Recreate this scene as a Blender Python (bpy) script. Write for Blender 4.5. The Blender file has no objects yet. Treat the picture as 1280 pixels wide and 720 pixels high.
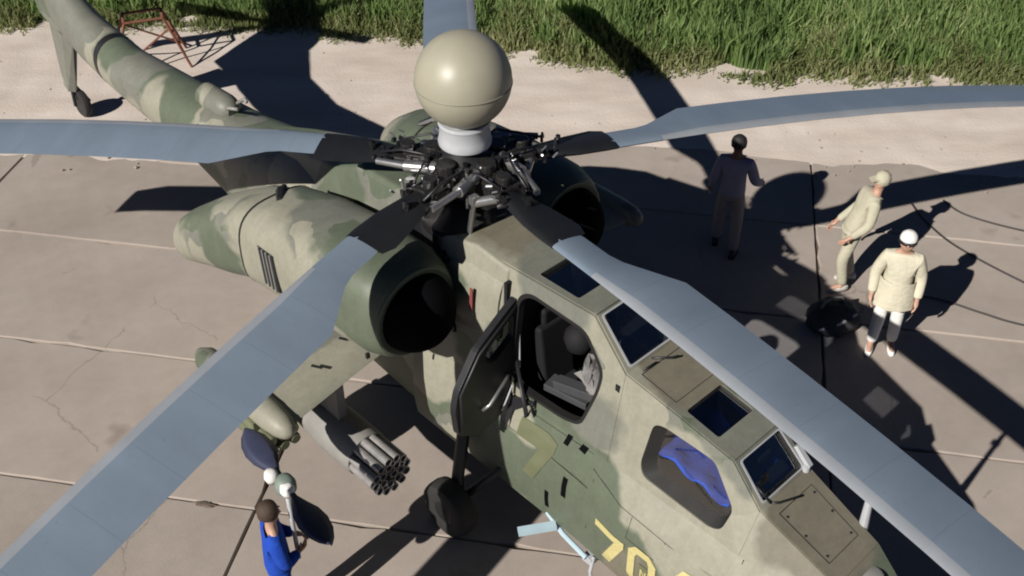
import bpy, bmesh, math, random
import numpy as np
from mathutils import Vector, Matrix, Euler, noise, geometry
random.seed(7)
rng = np.random.default_rng(7)
scn = bpy.context.scene
COL = scn.collection
R = math.radians

# ---------------------------------------------------------------- camera
CAM_H = 9.8
cam = bpy.data.cameras.new('camera'); camo_ = bpy.data.objects.new('camera', cam); COL.objects.link(camo_)
cam.sensor_width = 36; cam.lens = 36 * 1400 / 1280; cam.clip_end = 2000; cam.clip_start = .05
camo_.location = (0, 0, CAM_H); camo_.rotation_euler = (R(90) - .671, 0, 0)
scn.camera = camo_
# ---------------------------------------------------------------- light
SUN_EL = R(34.0); SD = Vector((.682, .731)).normalized()          # horizontal travel direction of the light
w = bpy.data.worlds.new('World'); scn.world = w; w.use_nodes = True
nt = w.node_tree; bg = nt.nodes['Background']
sky = nt.nodes.new('ShaderNodeTexSky'); sky.sky_type = 'NISHITA'; sky.sun_disc = False
sky.sun_elevation = SUN_EL; sky.sun_rotation = math.atan2(-SD.x, -SD.y)
sky.air_density = .2; sky.dust_density = .03; sky.ozone_density = 4.0
nt.links.new(sky.outputs[0], bg.inputs[0]); bg.inputs[1].default_value = .05
sl = bpy.data.lights.new('sun', 'SUN'); sl.energy = 5.0; sl.angle = R(.5); sl.color = (1, .945, .88)
so = bpy.data.objects.new('sun', sl); COL.objects.link(so); so.location = (-20, -20, 30)
tv = Vector((SD.x * math.cos(SUN_EL), SD.y * math.cos(SUN_EL), -math.sin(SUN_EL)))
so.rotation_euler = tv.to_track_quat('-Z', 'Y').to_euler()
scn.view_settings.view_transform = 'Standard'; scn.view_settings.look = 'None'
scn.view_settings.exposure = 0.35; scn.view_settings.gamma = 1
try: scn.cycles.filter_width = 2.0
except Exception: pass
scn.render.resolution_x = 1024; scn.render.resolution_y = 576

# ---------------------------------------------------------------- materials
def mat(name, col, rough=.6, metal=0, spec=.5, noise_amt=.12, scale=6, bump=.0, bscale=60, coord='Object', transl=0):
    m = bpy.data.materials.new(name); m.use_nodes = True
    t = m.node_tree; b = t.nodes['Principled BSDF']
    b.inputs['Roughness'].default_value = rough; b.inputs['Metallic'].default_value = metal
    b.inputs['Specular IOR Level'].default_value = spec
    tc = t.nodes.new('ShaderNodeTexCoord')
    n = t.nodes.new('ShaderNodeTexNoise'); n.inputs['Scale'].default_value = scale; n.inputs['Detail'].default_value = 6
    t.links.new(tc.outputs[coord], n.inputs['Vector'])
    mx = t.nodes.new('ShaderNodeMix'); mx.data_type = 'RGBA'
    mx.inputs[6].default_value = (*[c * (1 - noise_amt) for c in col], 1)
    mx.inputs[7].default_value = (*[min(1, c * (1 + noise_amt)) for c in col], 1)
    t.links.new(n.outputs['Fac'], mx.inputs[0]); t.links.new(mx.outputs[2], b.inputs['Base Color'])
    rr = t.nodes.new('ShaderNodeMapRange'); rr.inputs[3].default_value = max(.02, rough - .1); rr.inputs[4].default_value = min(1, rough + .1)
    t.links.new(n.outputs['Fac'], rr.inputs[0]); t.links.new(rr.outputs[0], b.inputs['Roughness'])
    if bump:
        n2 = t.nodes.new('ShaderNodeTexNoise'); n2.inputs['Scale'].default_value = bscale; n2.inputs['Detail'].default_value = 4
        t.links.new(tc.outputs[coord], n2.inputs['Vector'])
        bp = t.nodes.new('ShaderNodeBump'); bp.inputs['Strength'].default_value = bump; bp.inputs['Distance'].default_value = .02
        t.links.new(n2.outputs['Fac'], bp.inputs['Height']); t.links.new(bp.outputs[0], b.inputs['Normal'])
    return m

M = {}
M['black'] = mat('black_paint', (.012, .012, .014), .45)
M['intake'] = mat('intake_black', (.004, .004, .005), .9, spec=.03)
M['rubber'] = mat('rubber', (.018, .017, .016), .8, bump=.2)
M['dark'] = mat('dark_metal', (.018, .019, .021), .45, .2)
M['steel'] = mat('bare_steel', (.42, .42, .42), .32, .85)
M['oily'] = mat('oily_steel', (.045, .043, .042), .35, .6, noise_amt=.5, scale=20)
M['cuff'] = mat('cuff_black', (.011, .012, .014), .5, spec=.25)
M['hubmetal'] = mat('hub_metal', (.10, .10, .105), .25, .9, noise_amt=.6, scale=30)
M['lgrey'] = mat('light_grey_paint', (.37, .385, .40), .42, noise_amt=.15, scale=9)
M['white'] = mat('white_paint', (.72, .71, .68), .45)
M['dome'] = mat('radome_paint', (.295, .28, .212), .44, noise_amt=.10, scale=5)
M['dome_seam'] = mat('radome_seam_paint', (.22, .21, .16), .5)
M['pod'] = mat('pod_grey', (.215, .21, .195), .55, noise_amt=.2)
M['tube'] = mat('tube_metal', (.30, .29, .28), .35, .4, noise_amt=.3, scale=12)
M['doorglass'] = None
M['ltblue'] = mat('light_blue_paint', (.36, .48, .54), .5)
M['yellow'] = mat('yellow_stencil', (.46, .41, .18), .7, noise_amt=.25, scale=25)
M['olive'] = mat('olive_patch', (.115, .125, .068), .6, noise_amt=.2)
M['red'] = mat('red_placard', (.17, .045, .035), .7)
M['interior'] = mat('cockpit_interior', (.014, .015, .018), .8, spec=.2)
M['seat'] = mat('seat_black', (.012, .012, .013), .75, spec=.2)
M['greyclo'] = mat('grey_canvas', (.20, .195, .19), .85, bump=.3)
M['bluecover'] = mat('blue_cover', (.012, .055, .33), .75, bump=.4, bscale=25)
M['console'] = mat('console_grey', (.045, .047, .05), .6)
M['seal'] = mat('window_seal', (.014, .0135, .013), .65, spec=.25)
M['rust'] = mat('rusty_iron', (.16, .06, .035), .85, noise_amt=.5, scale=14, bump=.4)
M['cable'] = mat('cable_black', (.03, .028, .027), .6)
M['skin'] = mat('skin', (.42, .25, .18), .55, noise_amt=.08)
M['skin_dark'] = mat('skin_tanned', (.19, .10, .065), .55, noise_amt=.08)
M['hair_brown'] = mat('hair_brown', (.05, .03, .018), .7, bump=.5, bscale=80)
M['hair_black'] = mat('hair_black', (.012, .011, .011), .6, bump=.5, bscale=80)
M['eye'] = mat('eye', (.05, .04, .035), .3)
def cloth(n, c): return mat(n, c, .9, spec=.2, noise_amt=.16, scale=9, bump=.55, bscale=17)
M['cream_cloth'] = cloth('cream_cloth', (.52, .49, .38)); M['khaki_cloth'] = cloth('khaki_cloth', (.40, .38, .29))
M['pale_trouser'] = cloth('pale_trouser', (.46, .44, .40)); M['white_cloth'] = cloth('white_cloth', (.7, .69, .66))
M['lilac'] = cloth('lilac_cloth', (.27, .26, .34)); M['darktrouser'] = cloth('dark_trouser', (.26, .23, .22))
M['blue_cloth'] = cloth('blue_cloth', (.012, .055, .36)); M['darkblue'] = cloth('darkblue_cloth', (.01, .02, .09))
M['paddle'] = mat('paddle_navy', (.035, .04, .075), .5)
M['hubgreen'] = mat('hub_green', (.16, .20, .17), .6)

def glass_mat(name, tint, gloss=.12):
    m = bpy.data.materials.new(name); m.use_nodes = True; t = m.node_tree
    for n in list(t.nodes): t.nodes.remove(n)
    o = t.nodes.new('ShaderNodeOutputMaterial'); tr = t.nodes.new('ShaderNodeBsdfTransparent'); gl = t.nodes.new('ShaderNodeBsdfGlossy')
    tr.inputs[0].default_value = (*tint, 1); gl.inputs['Roughness'].default_value = .03
    fr = t.nodes.new('ShaderNodeLayerWeight'); fr.inputs[0].default_value = .5
    mr = t.nodes.new('ShaderNodeMapRange'); mr.inputs[3].default_value = gloss; mr.inputs[4].default_value = .75
    mx = t.nodes.new('ShaderNodeMixShader')
    t.links.new(fr.outputs['Facing'], mr.inputs[0]); t.links.new(mr.outputs[0], mx.inputs[0])
    t.links.new(tr.outputs[0], mx.inputs[1]); t.links.new(gl.outputs[0], mx.inputs[2]); t.links.new(mx.outputs[0], o.inputs[0])
    return m
M['glass'] = glass_mat('armoured_glass', (.62, .68, .78), .08)
M['doorglass'] = glass_mat('tinted_glass', (.16, .17, .18), .10)
M['roofglass'] = glass_mat('smoked_glass', (.5, .5, .52), .06)

# blade paint: blue grey with chordwise wear
def blade_mat(name, col, rough):
    m = mat(name, col, rough, noise_amt=.06, scale=2.2); t = m.node_tree; b = t.nodes['Principled BSDF']
    src = b.inputs['Base Color'].links[0].from_socket
    tc = t.nodes.new('ShaderNodeTexCoord'); mp = t.nodes.new('ShaderNodeMapping'); mp.inputs['Scale'].default_value = (2.2, .9, 1)
    n = t.nodes.new('ShaderNodeTexNoise'); n.inputs['Scale'].default_value = 1; n.inputs['Detail'].default_value = 7; n.inputs['Roughness'].default_value = .7
    t.links.new(tc.outputs['Object'], mp.inputs[0]); t.links.new(mp.outputs[0], n.inputs['Vector'])
    n2 = t.nodes.new('ShaderNodeTexNoise'); n2.inputs['Scale'].default_value = 38; n2.inputs['Detail'].default_value = 3; t.links.new(tc.outputs['Object'], n2.inputs['Vector'])
    cur = src
    for nn, lo, hi, a0, a1 in ((n, .90, 1.08, .25, .75), (n2, .78, 1.0, .2, .34)):
        mr = t.nodes.new('ShaderNodeMapRange'); mr.inputs[1].default_value = a0; mr.inputs[2].default_value = a1; mr.inputs[3].default_value = lo; mr.inputs[4].default_value = hi; t.links.new(nn.outputs[0], mr.inputs[0])
        mx = t.nodes.new('ShaderNodeMix'); mx.data_type = 'RGBA'; mx.blend_type = 'MULTIPLY'; mx.inputs[0].default_value = 1
        t.links.new(cur, mx.inputs[6]); t.links.new(mr.outputs[0], mx.inputs[7]); cur = mx.outputs[2]
    sx = t.nodes.new('ShaderNodeSeparateXYZ'); t.links.new(tc.outputs['Object'], sx.inputs[0])
    fm = t.nodes.new('ShaderNodeMath'); fm.operation = 'MODULO'; fm.inputs[1].default_value = .62; t.links.new(sx.outputs[0], fm.inputs[0])
    lt = t.nodes.new('ShaderNodeMath'); lt.operation = 'LESS_THAN'; lt.inputs[1].default_value = .009; t.links.new(fm.outputs[0], lt.inputs[0])
    gt = t.nodes.new('ShaderNodeMath'); gt.operation = 'GREATER_THAN'; gt.inputs[1].default_value = -.12; t.links.new(sx.outputs[1], gt.inputs[0])
    ml = t.nodes.new('ShaderNodeMath'); ml.operation = 'MULTIPLY'; t.links.new(lt.outputs[0], ml.inputs[0]); t.links.new(gt.outputs[0], ml.inputs[1])
    mr = t.nodes.new('ShaderNodeMapRange'); mr.inputs[3].default_value = 1; mr.inputs[4].default_value = .88; t.links.new(ml.outputs[0], mr.inputs[0])
    mx = t.nodes.new('ShaderNodeMix'); mx.data_type = 'RGBA'; mx.blend_type = 'MULTIPLY'; mx.inputs[0].default_value = 1
    t.links.new(cur, mx.inputs[6]); t.links.new(mr.outputs[0], mx.inputs[7]); cur = mx.outputs[2]
    t.links.new(cur, b.inputs['Base Color']); return m
M['blade'] = blade_mat('blade_paint', (.15, .19, .24), .32)
M['blade_edge'] = blade_mat('blade_leading_edge', (.24, .26, .285), .3)

# ---------------------------------------------------------------- mesh helpers
def link(name, me, m=None, parent=None, smooth=False):
    o = bpy.data.objects.new(name, me); COL.objects.link(o)
    if m is not None: me.materials.append(m if not isinstance(m, str) else M[m])
    if parent is not None: o.parent = parent
    if smooth:
        for p in me.polygons: p.use_smooth = True
    return o
def mesh(name, v, f, m=None, parent=None, smooth=False):
    me = bpy.data.meshes.new(name); me.from_pydata([tuple(map(float, p)) for p in v], [], f); me.update()
    bm = bmesh.new(); bm.from_mesh(me); bmesh.ops.recalc_face_normals(bm, faces=bm.faces); bm.to_mesh(me); bm.free()
    return link(name, me, m, parent, smooth)
def empty(name, loc=(0, 0, 0), rz=0, parent=None):
    o = bpy.data.objects.new(name, None); COL.objects.link(o); o.location = loc; o.rotation_euler = (0, 0, rz)
    o.empty_display_size = .2
    if parent: o.parent = parent
    return o
def tag(o, label=None, cat=None, group=None, kind=None):
    if label: o['label'] = label
    if cat: o['category'] = cat
    if group: o['group'] = group
    if kind: o['kind'] = kind
    return o
def smooth_angle(o, a=35):
    me = o.data
    for p in me.polygons: p.use_smooth = True
    try: me.set_sharp_from_angle(angle=R(a))
    except Exception: pass
    return o
def bevel(o, wd=.015, seg=2):
    b = o.modifiers.new('b', 'BEVEL'); b.width = wd; b.segments = seg; b.limit_method = 'ANGLE'; b.angle_limit = R(30)
    return o
class MB:
    def __init__(s): s.v = []; s.f = []
    def add(s, v, f):
        k = len(s.v); s.v += [tuple(p) for p in v]; s.f += [tuple(i + k for i in q) for q in f]; return s
    def box(s, c, d, rot=None):
        pts = [Vector((x * d[0] / 2, y * d[1] / 2, z * d[2] / 2)) for x in (-1, 1) for y in (-1, 1) for z in (-1, 1)]
        if rot: 
            mr = Euler(rot).to_matrix(); pts = [mr @ p for p in pts]
        pts = [p + Vector(c) for p in pts]
        return s.add(pts, [(0, 1, 3, 2), (4, 6, 7, 5), (0, 4, 5, 1), (2, 3, 7, 6), (0, 2, 6, 4), (1, 5, 7, 3)])
    def tube(s, path, rad, n=8, cap=True):
        path = [Vector(p) for p in path]
        if not hasattr(rad, '__len__'): rad = [rad] * len(path)
        rings = []; up = None
        for i, p in enumerate(path):
            t = (path[min(i + 1, len(path) - 1)] - path[max(i - 1, 0)]).normalized()
            if up is None: up = Vector((0, 0, 1)) if abs(t.z) < .9 else Vector((1, 0, 0))
            a = t.cross(up)
            if a.length < 1e-4: a = t.cross(Vector((0, 1, 0)))
            a.normalize(); b = a.cross(t); up = b
            rings.append([p + (a * math.cos(2 * math.pi * k / n) + b * math.sin(2 * math.pi * k / n)) * rad[i] for k in range(n)])
        return s.loft(rings, cap)
    def loft(s, rings, cap=True, closed=True):
        n = len(rings[0]); v = [p for r in rings for p in r]; f = []
        for i in range(len(rings) - 1):
            for k in range(n if closed else n - 1):
                k2 = (k + 1) % n; f.append((i * n + k, i * n + k2, (i + 1) * n + k2, (i + 1) * n + k))
        if cap: f.append(tuple(range(n - 1, -1, -1))); f.append(tuple(range((len(rings) - 1) * n, len(rings) * n)))
        return s.add(v, f)
    def lathe(s, prof, c=(0, 0, 0), n=24, axis='z'):
        rings = []
        for r, h in prof:
            ring = []
            for k in range(n):
                a = 2 * math.pi * k / n; x, y = r * math.cos(a), r * math.sin(a)
                p = {'z': (x, y, h), 'x': (h, x, y), 'y': (x, h, y)}[axis]
                ring.append((p[0] + c[0], p[1] + c[1], p[2] + c[2]))
            rings.append(ring)
        return s.loft(rings, True)
    def build(s, name, m, parent=None, smooth=False, ang=None):
        o = mesh(name, s.v, s.f, m, parent, smooth)
        if ang: smooth_angle(o, ang)
        return o
def sup(x, yc, zc, hw, hu, hd, e=3.0, n=28):
    ring = []
    for k in range(n):
        a = 2 * math.pi * k / n; c, s_ = math.cos(a), math.sin(a)
        y = hw * math.copysign(abs(c) ** (2 / e), c); z = (hu if s_ > 0 else hd) * math.copysign(abs(s_) ** (2 / e), s_)
        ring.append((x, yc + y, zc + z))
    return ring
def rounded(pts, r=.06, seg=4):
    out = []; n = len(pts); P = [np.array(p, float) for p in pts]
    for i in range(n):
        a, b, c = P[i - 1], P[i], P[(i + 1) % n]
        d1, d2 = np.linalg.norm(a - b), np.linalg.norm(c - b)
        s = b + (a - b) * min(r / d1, .45); e = b + (c - b) * min(r / d2, .45)
        for k in range(seg + 1):
            t = k / seg; out.append((1 - t) ** 2 * s + 2 * t * (1 - t) * b + t * t * e)
    return out
def panel(name, outer, holes, m, parent, thick=.03):
    bm = bmesh.new(); edges = []
    for loop in [outer] + list(holes):
        vs = [bm.verts.new(tuple(map(float, p))) for p in loop]
        edges += [bm.edges.new((vs[i], vs[(i + 1) % len(vs)])) for i in range(len(vs))]
    bmesh.ops.triangle_fill(bm, use_beauty=True, use_dissolve=False, edges=edges)
    bmesh.ops.recalc_face_normals(bm, faces=bm.faces)
    me = bpy.data.meshes.new(name); bm.to_mesh(me); bm.free()
    o = link(name, me, m, parent)
    if thick:
        s = o.modifiers.new('s', 'SOLIDIFY'); s.thickness = thick; s.offset = 0
    return o

# ================================================================= GROUND
def noise2(x, y, s=1.0): return noise.noise(Vector((x * s, y * s, 3.7)))
# --- far ground sheet
gm = mat('soil_ground', (.13, .105, .06), .95, noise_amt=.45, scale=.6, bump=.5, bscale=8)
g = mesh('ground', [(-600, -600, -.12), (600, -600, -.12), (600, 900, -.12), (-600, 900, -.12)], [(0, 1, 2, 3)], gm)
tag(g, kind='structure')
# --- concrete apron with separate slabs
def concrete_mat():
    m = bpy.data.materials.new('concrete'); m.use_nodes = True; t = m.node_tree; b = t.nodes['Principled BSDF']
    b.inputs['Roughness'].default_value = .9; b.inputs['Specular IOR Level'].default_value = .25
    geo = t.nodes.new('ShaderNodeNewGeometry'); oi = t.nodes.new('ShaderNodeObjectInfo')
    def nz(s, d=8, r=.6):
        n = t.nodes.new('ShaderNodeTexNoise'); n.inputs['Scale'].default_value = s; n.inputs['Detail'].default_value = d; n.inputs['Roughness'].default_value = r
        t.links.new(geo.outputs['Position'], n.inputs['Vector']); return n
    n1, n2, n3 = nz(.55), nz(4.5), nz(70, 3)
    cr = t.nodes.new('ShaderNodeValToRGB'); e = cr.color_ramp.elements
    e[0].position = .32; e[0].color = (.288, .247, .214, 1); e[1].position = .66; e[1].color = (.355, .309, .270, 1)
    t.links.new(n1.outputs[0], cr.inputs[0])
    def mul(a, val_socket, lo, hi):
        mr = t.nodes.new('ShaderNodeMapRange'); mr.inputs[1].default_value = .25; mr.inputs[2].default_value = .75
        mr.inputs[3].default_value = lo; mr.inputs[4].default_value = hi; t.links.new(val_socket, mr.inputs[0])
        mx = t.nodes.new('ShaderNodeMix'); mx.data_type = 'RGBA'; mx.blend_type = 'MULTIPLY'; mx.inputs[0].default_value = 1
        t.links.new(a, mx.inputs[6]); t.links.new(mr.outputs[0], mx.inputs[7]); return mx.outputs[2]
    c = mul(cr.outputs[0], n2.outputs[0], .94, 1.05); c = mul(c, n3.outputs[0], .95, 1.04); c = mul(c, oi.outputs['Random'], .95, 1.05)
    # hairline cracks
    vor = t.nodes.new('ShaderNodeTexVoronoi'); vor.feature = 'DISTANCE_TO_EDGE'; vor.inputs['Scale'].default_value = .42
    wv = nz(2.2, 5); va = t.nodes.new('ShaderNodeVectorMath'); va.operation = 'MULTIPLY_ADD'; va.inputs[1].default_value = (.35, .35, 0)
    t.links.new(wv.outputs['Color'], va.inputs[0]); t.links.new(geo.outputs['Position'], va.inputs[2]); t.links.new(va.outputs[0], vor.inputs['Vector'])
    ck = t.nodes.new('ShaderNodeMath'); ck.operation = 'LESS_THAN'; ck.inputs[1].default_value = .0035; t.links.new(vor.outputs['Distance'], ck.inputs[0])
    mk = nz(.33, 2); mg = t.nodes.new('ShaderNodeMath'); mg.operation = 'GREATER_THAN'; mg.inputs[1].default_value = .58; t.links.new(mk.outputs[0], mg.inputs[0])
    mm = t.nodes.new('ShaderNodeMath'); mm.operation = 'MULTIPLY'; t.links.new(ck.outputs[0], mm.inputs[0]); t.links.new(mg.outputs[0], mm.inputs[1])
    mrk = t.nodes.new('ShaderNodeMapRange'); mrk.inputs[3].default_value = 1; mrk.inputs[4].default_value = .78; t.links.new(mm.outputs[0], mrk.inputs[0])
    mxk = t.nodes.new('ShaderNodeMix'); mxk.data_type = 'RGBA'; mxk.blend_type = 'MULTIPLY'; mxk.inputs[0].default_value = 1
    t.links.new(c, mxk.inputs[6]); t.links.new(mrk.outputs[0], mxk.inputs[7]); c = mxk.outputs[2]
    # oil stains
    n4 = nz(.9, 3); st = t.nodes.new('ShaderNodeValToRGB'); st.color_ramp.elements[0].position = .66; st.color_ramp.elements[1].position = .74
    st.color_ramp.elements[0].color = (1, 1, 1, 1); st.color_ramp.elements[1].color = (.72, .70, .68, 1); t.links.new(n4.outputs[0], st.inputs[0])
    mx = t.nodes.new('ShaderNodeMix'); mx.data_type = 'RGBA'; mx.blend_type = 'MULTIPLY'; mx.inputs[0].default_value = 1
    t.links.new(c, mx.inputs[6]); t.links.new(st.outputs[0], mx.inputs[7]); t.links.new(mx.outputs[2], b.inputs['Base Color'])
    bp = t.nodes.new('ShaderNodeBump'); bp.inputs['Strength'].default_value = .35; bp.inputs['Distance'].default_value = .01
    t.links.new(n3.outputs[0], bp.inputs['Height']); t.links.new(bp.outputs[0], b.inputs['Normal'])
    return m
CM = concrete_mat()
JA = R(-10); JU = Vector((math.cos(JA), math.sin(JA), 0)); JV = Vector((-math.sin(JA), math.cos(JA), 0))
def uv(u, v, z=0): p = JU * u + JV * v; return Vector((p.x, p.y, z))
base = mesh('concrete_apron', [uv(-30, -14, -.05), uv(30, -14, -.05), uv(30, 16.6, -.05), uv(-30, 16.6, -.05)], [(0, 1, 2, 3)],
            mat('joint_filler', (.11, .09, .072), .95, noise_amt=.4, scale=9, bump=.4, bscale=30))
tag(base, kind='structure')
def slab_mesh(seed):
    r = random.Random(seed); L, W = 6.4, 2.25; g_ = .009; N = 26; K = 9
    pts = []
    a, b = L / 2 - g_, W / 2 - g_
    for i in range(N): pts.append((-a + 2 * a * i / N, -b))
    for i in range(K): pts.append((a, -b + 2 * b * i / K))
    for i in range(N): pts.append((a - 2 * a * i / N, b))
    for i in range(K): pts.append((-a, b - 2 * b * i / K))
    out = []
    for x, y in pts:
        ch = r.uniform(0, .008) + (r.uniform(.01, .03) if r.random() < .06 else 0)
        out.append((x - math.copysign(min(ch, abs(x)), x) if abs(abs(x) - a) < 1e-6 else x, y - math.copysign(ch, y) if abs(abs(y) - b) < 1e-6 else y))
    n = len(out)
    v = [(x, y, -.05) for x, y in out] + [(x, y, -.014) for x, y in out] + [(x * (1 - .012 / a), y * (1 - .012 / b), 0) for x, y in out]
    f = [(i, (i + 1) % n, n + (i + 1) % n, n + i) for i in range(n)] + [(n + i, n + (i + 1) % n, 2 * n + (i + 1) % n, 2 * n + i) for i in range(n)]
    f.append(tuple(range(2 * n, 3 * n)))
    me = bpy.data.meshes.new('concrete_slab'); me.from_pydata(v, [], f); me.update(); me.materials.append(CM)
    return me
SM = [slab_mesh(i) for i in range(6)]
vb = [7.7 + 2.25 * k for k in range(-9, 4)]
for j, v0 in enumerate(vb):
    for k in range(-4, 5):
        u0 = -4.29 + 6.4 * k
        if v0 > 14 and False: continue
        o = bpy.data.objects.new('concrete_slab', random.choice(SM)); COL.objects.link(o); o.parent = base
        c = uv(u0 + 3.2, v0 + 1.125); o.location = (c.x, c.y, random.uniform(-.004, .003))
        o.rotation_euler = (random.uniform(-.0016, .0016), random.uniform(-.0008, .0008), JA + (math.pi if random.random() < .5 else 0))
# --- sandy verge
def sand_mat():
    m = bpy.data.materials.new('sand'); m.use_nodes = True; t = m.node_tree; b = t.nodes['Principled BSDF']
    b.inputs['Roughness'].default_value = .95; b.inputs['Specular IOR Level'].default_value = .1
    geo = t.nodes.new('ShaderNodeNewGeometry')
    n1 = t.nodes.new('ShaderNodeTexNoise'); n1.inputs['Scale'].default_value = .9; n1.inputs['Detail'].default_value = 9; n1.inputs['Roughness'].default_value = .62
    mp = t.nodes.new('ShaderNodeMapping'); mp.inputs['Scale'].default_value = (.45, 1.4, 1); mp.inputs['Rotation'].default_value = (0, 0, R(6))
    t.links.new(geo.outputs['Position'], mp.inputs[0]); t.links.new(mp.outputs[0], n1.inputs['Vector'])
    cr = t.nodes.new('ShaderNodeValToRGB'); e = cr.color_ramp.elements
    e[0].position = .28; e[0].color = (.44, .375, .325, 1); e[1].position = .62; e[1].color = (.57, .510, .455, 1)
    t.links.new(n1.outputs[0], cr.inputs[0]); t.links.new(cr.outputs[0], b.inputs['Base Color'])
    n2 = t.nodes.new('ShaderNodeTexNoise'); n2.inputs['Scale'].default_value = 22; n2.inputs['Detail'].default_value = 6
    t.links.new(geo.outputs['Position'], n2.inputs['Vector'])
    bp = t.nodes.new('ShaderNodeBump'); bp.inputs['Strength'].default_value = .22; bp.inputs['Distance'].default_value = .03
    t.links.new(n2.outputs[0], bp.inputs['Height']); t.links.new(bp.outputs[0], b.inputs['Normal'])
    return m
SFX = [-40, -14, -8.5, -6, -3, 0, 2.8, 8.2, 14, 40]; SFY = [19.0, 16.5, 15.75, 15.7, 15.9, 16.15, 16.05, 15.2, 14.4, 11]
GEX = [-40, -10.1, -4.4, 0, 2.2, 4.4, 9.4, 14, 40]; GEY = [22.5, 20.6, 20.55, 19.7, 19.0, 18.55, 18.35, 18.2, 15.5]
def sand_front(x): return float(np.interp(x, SFX, SFY)) + .22 * noise2(x, 1, .7) + .10 * noise2(x, 5, 2.6) + .04 * noise2(x, 9, 9)
def grass_edge(x): return float(np.interp(x, GEX, GEY)) + .35 * noise2(x, 20, .8) + .2 * noise2(x, 30, 2.7)
nx, ny = 420, 36; v = []; f = []
for i in range(nx):
    x = -30 + 60 * i / (nx - 1); y0 = sand_front(x); y1 = grass_edge(x) + 2.2
    for j in range(ny):
        t = j / (ny - 1); y = y0 + (y1 - y0) * t
        z = .008 + .05 * min(1, t * 3) * (noise2(x, y, .6) * .5 + .5) + .022 * min(1, t * 8) * noise2(x, y, 2.4) * (1 if j else 0)
        if j == 0: z = -.004
        v.append((x, y, max(z, .006) if j else z))
for i in range(nx - 1):
    for j in range(ny - 1): a = i * ny + j; f.append((a, a + ny, a + ny + 1, a + 1))
s = mesh('sand_verge', v, f, sand_mat(), smooth=True); tag(s, kind='structure')

# --- grass
def grass_mat(name, c1, c2, c3, tr=.3):
    m = bpy.data.materials.new(name); m.use_nodes = True; t = m.node_tree; b = t.nodes['Principled BSDF']
    b.inputs['Roughness'].default_value = .55; b.inputs['Specular IOR Level'].default_value = .3
    geo = t.nodes.new('ShaderNodeNewGeometry'); cr = t.nodes.new('ShaderNodeValToRGB'); e = cr.color_ramp.elements
    e[0].color = (*c1, 1); e[1].color = (*c3, 1); e[1].position = 1; x = e.new(.6); x.color = (*c2, 1)
    n = t.nodes.new('ShaderNodeTexNoise'); n.inputs['Scale'].default_value = .8; n.inputs['Detail'].default_value = 3
    t.links.new(geo.outputs['Position'], n.inputs['Vector'])
    ad = t.nodes.new('ShaderNodeMath'); ad.operation = 'MULTIPLY_ADD'; ad.inputs[1].default_value = .55
    s1 = t.nodes.new('ShaderNodeMapRange'); s1.inputs[1].default_value = .3; s1.inputs[2].default_value = .7; s1.inputs[3].default_value = 0; s1.inputs[4].default_value = .45
    t.links.new(n.outputs[0], s1.inputs[0]); t.links.new(geo.outputs['Random Per Island'], ad.inputs[0]); t.links.new(s1.outputs[0], ad.inputs[2])
    t.links.new(ad.outputs[0], cr.inputs[0]); t.links.new(cr.outputs[0], b.inputs['Base Color'])
    tl = t.nodes.new('ShaderNodeBsdfTranslucent'); t.links.new(cr.outputs[0], tl.inputs[0])
    mx = t.nodes.new('ShaderNodeMixShader'); mx.inputs[0].default_value = tr
    t.links.new(b.outputs[0], mx.inputs[1]); t.links.new(tl.outputs[0], mx.inputs[2]); t.links.new(mx.outputs[0], t.nodes['Material Output'].inputs[0])
    return m
def grass_object(name, P, hgt, wid, lean, m):
    n = len(P); az = rng.uniform(0, 2 * math.pi, n); fa = rng.uniform(0, 2 * math.pi, n)
    ln = np.stack([np.cos(az), np.sin(az)], 1) * (lean * hgt)[:, None]; sd = np.stack([np.cos(fa), np.sin(fa)], 1) * (wid / 2)[:, None]
    V = np.zeros((n, 5, 3))
    V[:, 0, :2] = P[:, :2] - sd; V[:, 1, :2] = P[:, :2] + sd
    V[:, 2, :2] = P[:, :2] - sd * .8 + ln * .3; V[:, 3, :2] = P[:, :2] + sd * .8 + ln * .3; V[:, 4, :2] = P[:, :2] + ln
    V[:, 0, 2] = V[:, 1, 2] = -.02; V[:, 2, 2] = V[:, 3, 2] = hgt * .58; V[:, 4, 2] = hgt * (1 - .35 * lean)
    V[:, :, 2] += P[:, 2:3]
    me = bpy.data.meshes.new(name)
    b = (np.arange(n) * 5)[:, None]
    loops = np.concatenate([b + np.array([0, 1, 3, 2]), b + np.array([2, 3, 4])], 1).ravel()
    me.vertices.add(n * 5); me.vertices.foreach_set('co', V.reshape(-1).astype(np.float32))
    me.loops.add(n * 7); me.loops.foreach_set('vertex_index', loops.astype(np.int32))
    me.polygons.add(n * 2)
    st = (np.arange(n) * 7)[:, None] + np.array([0, 4]); me.polygons.foreach_set('loop_start', st.ravel().astype(np.int32))
    try: me.polygons.foreach_set('loop_total', np.tile([4, 3], n).astype(np.int32))
    except Exception: pass
    me.update(calc_edges=True); me.validate()
    o = link(name, me, m); tag(o, kind='stuff'); return o
GEc = np.array([[x, grass_edge(x)] for x in np.linspace(-40, 40, 1601)])
def scatter(n, d0, d1, xr=(-17, 17), power=1.0):
    x = rng.uniform(*xr, n); e = np.interp(x, GEc[:, 0], GEc[:, 1]); d = d0 + (d1 - d0) * rng.random(n) ** power
    return np.stack([x, e + d, np.zeros(n)], 1), d
P, d = scatter(170000, .35, 11, power=1.25)
cl = np.array([noise2(a, b_, .9) + .6 * noise2(a, b_, 2.6) for a, b_ in P[:, :2]])
h = (.45 + .45 * np.clip(d / 2.0, 0, 1)) * rng.uniform(.5, 1.3, len(P)) * (1 + .5 * cl)
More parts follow.
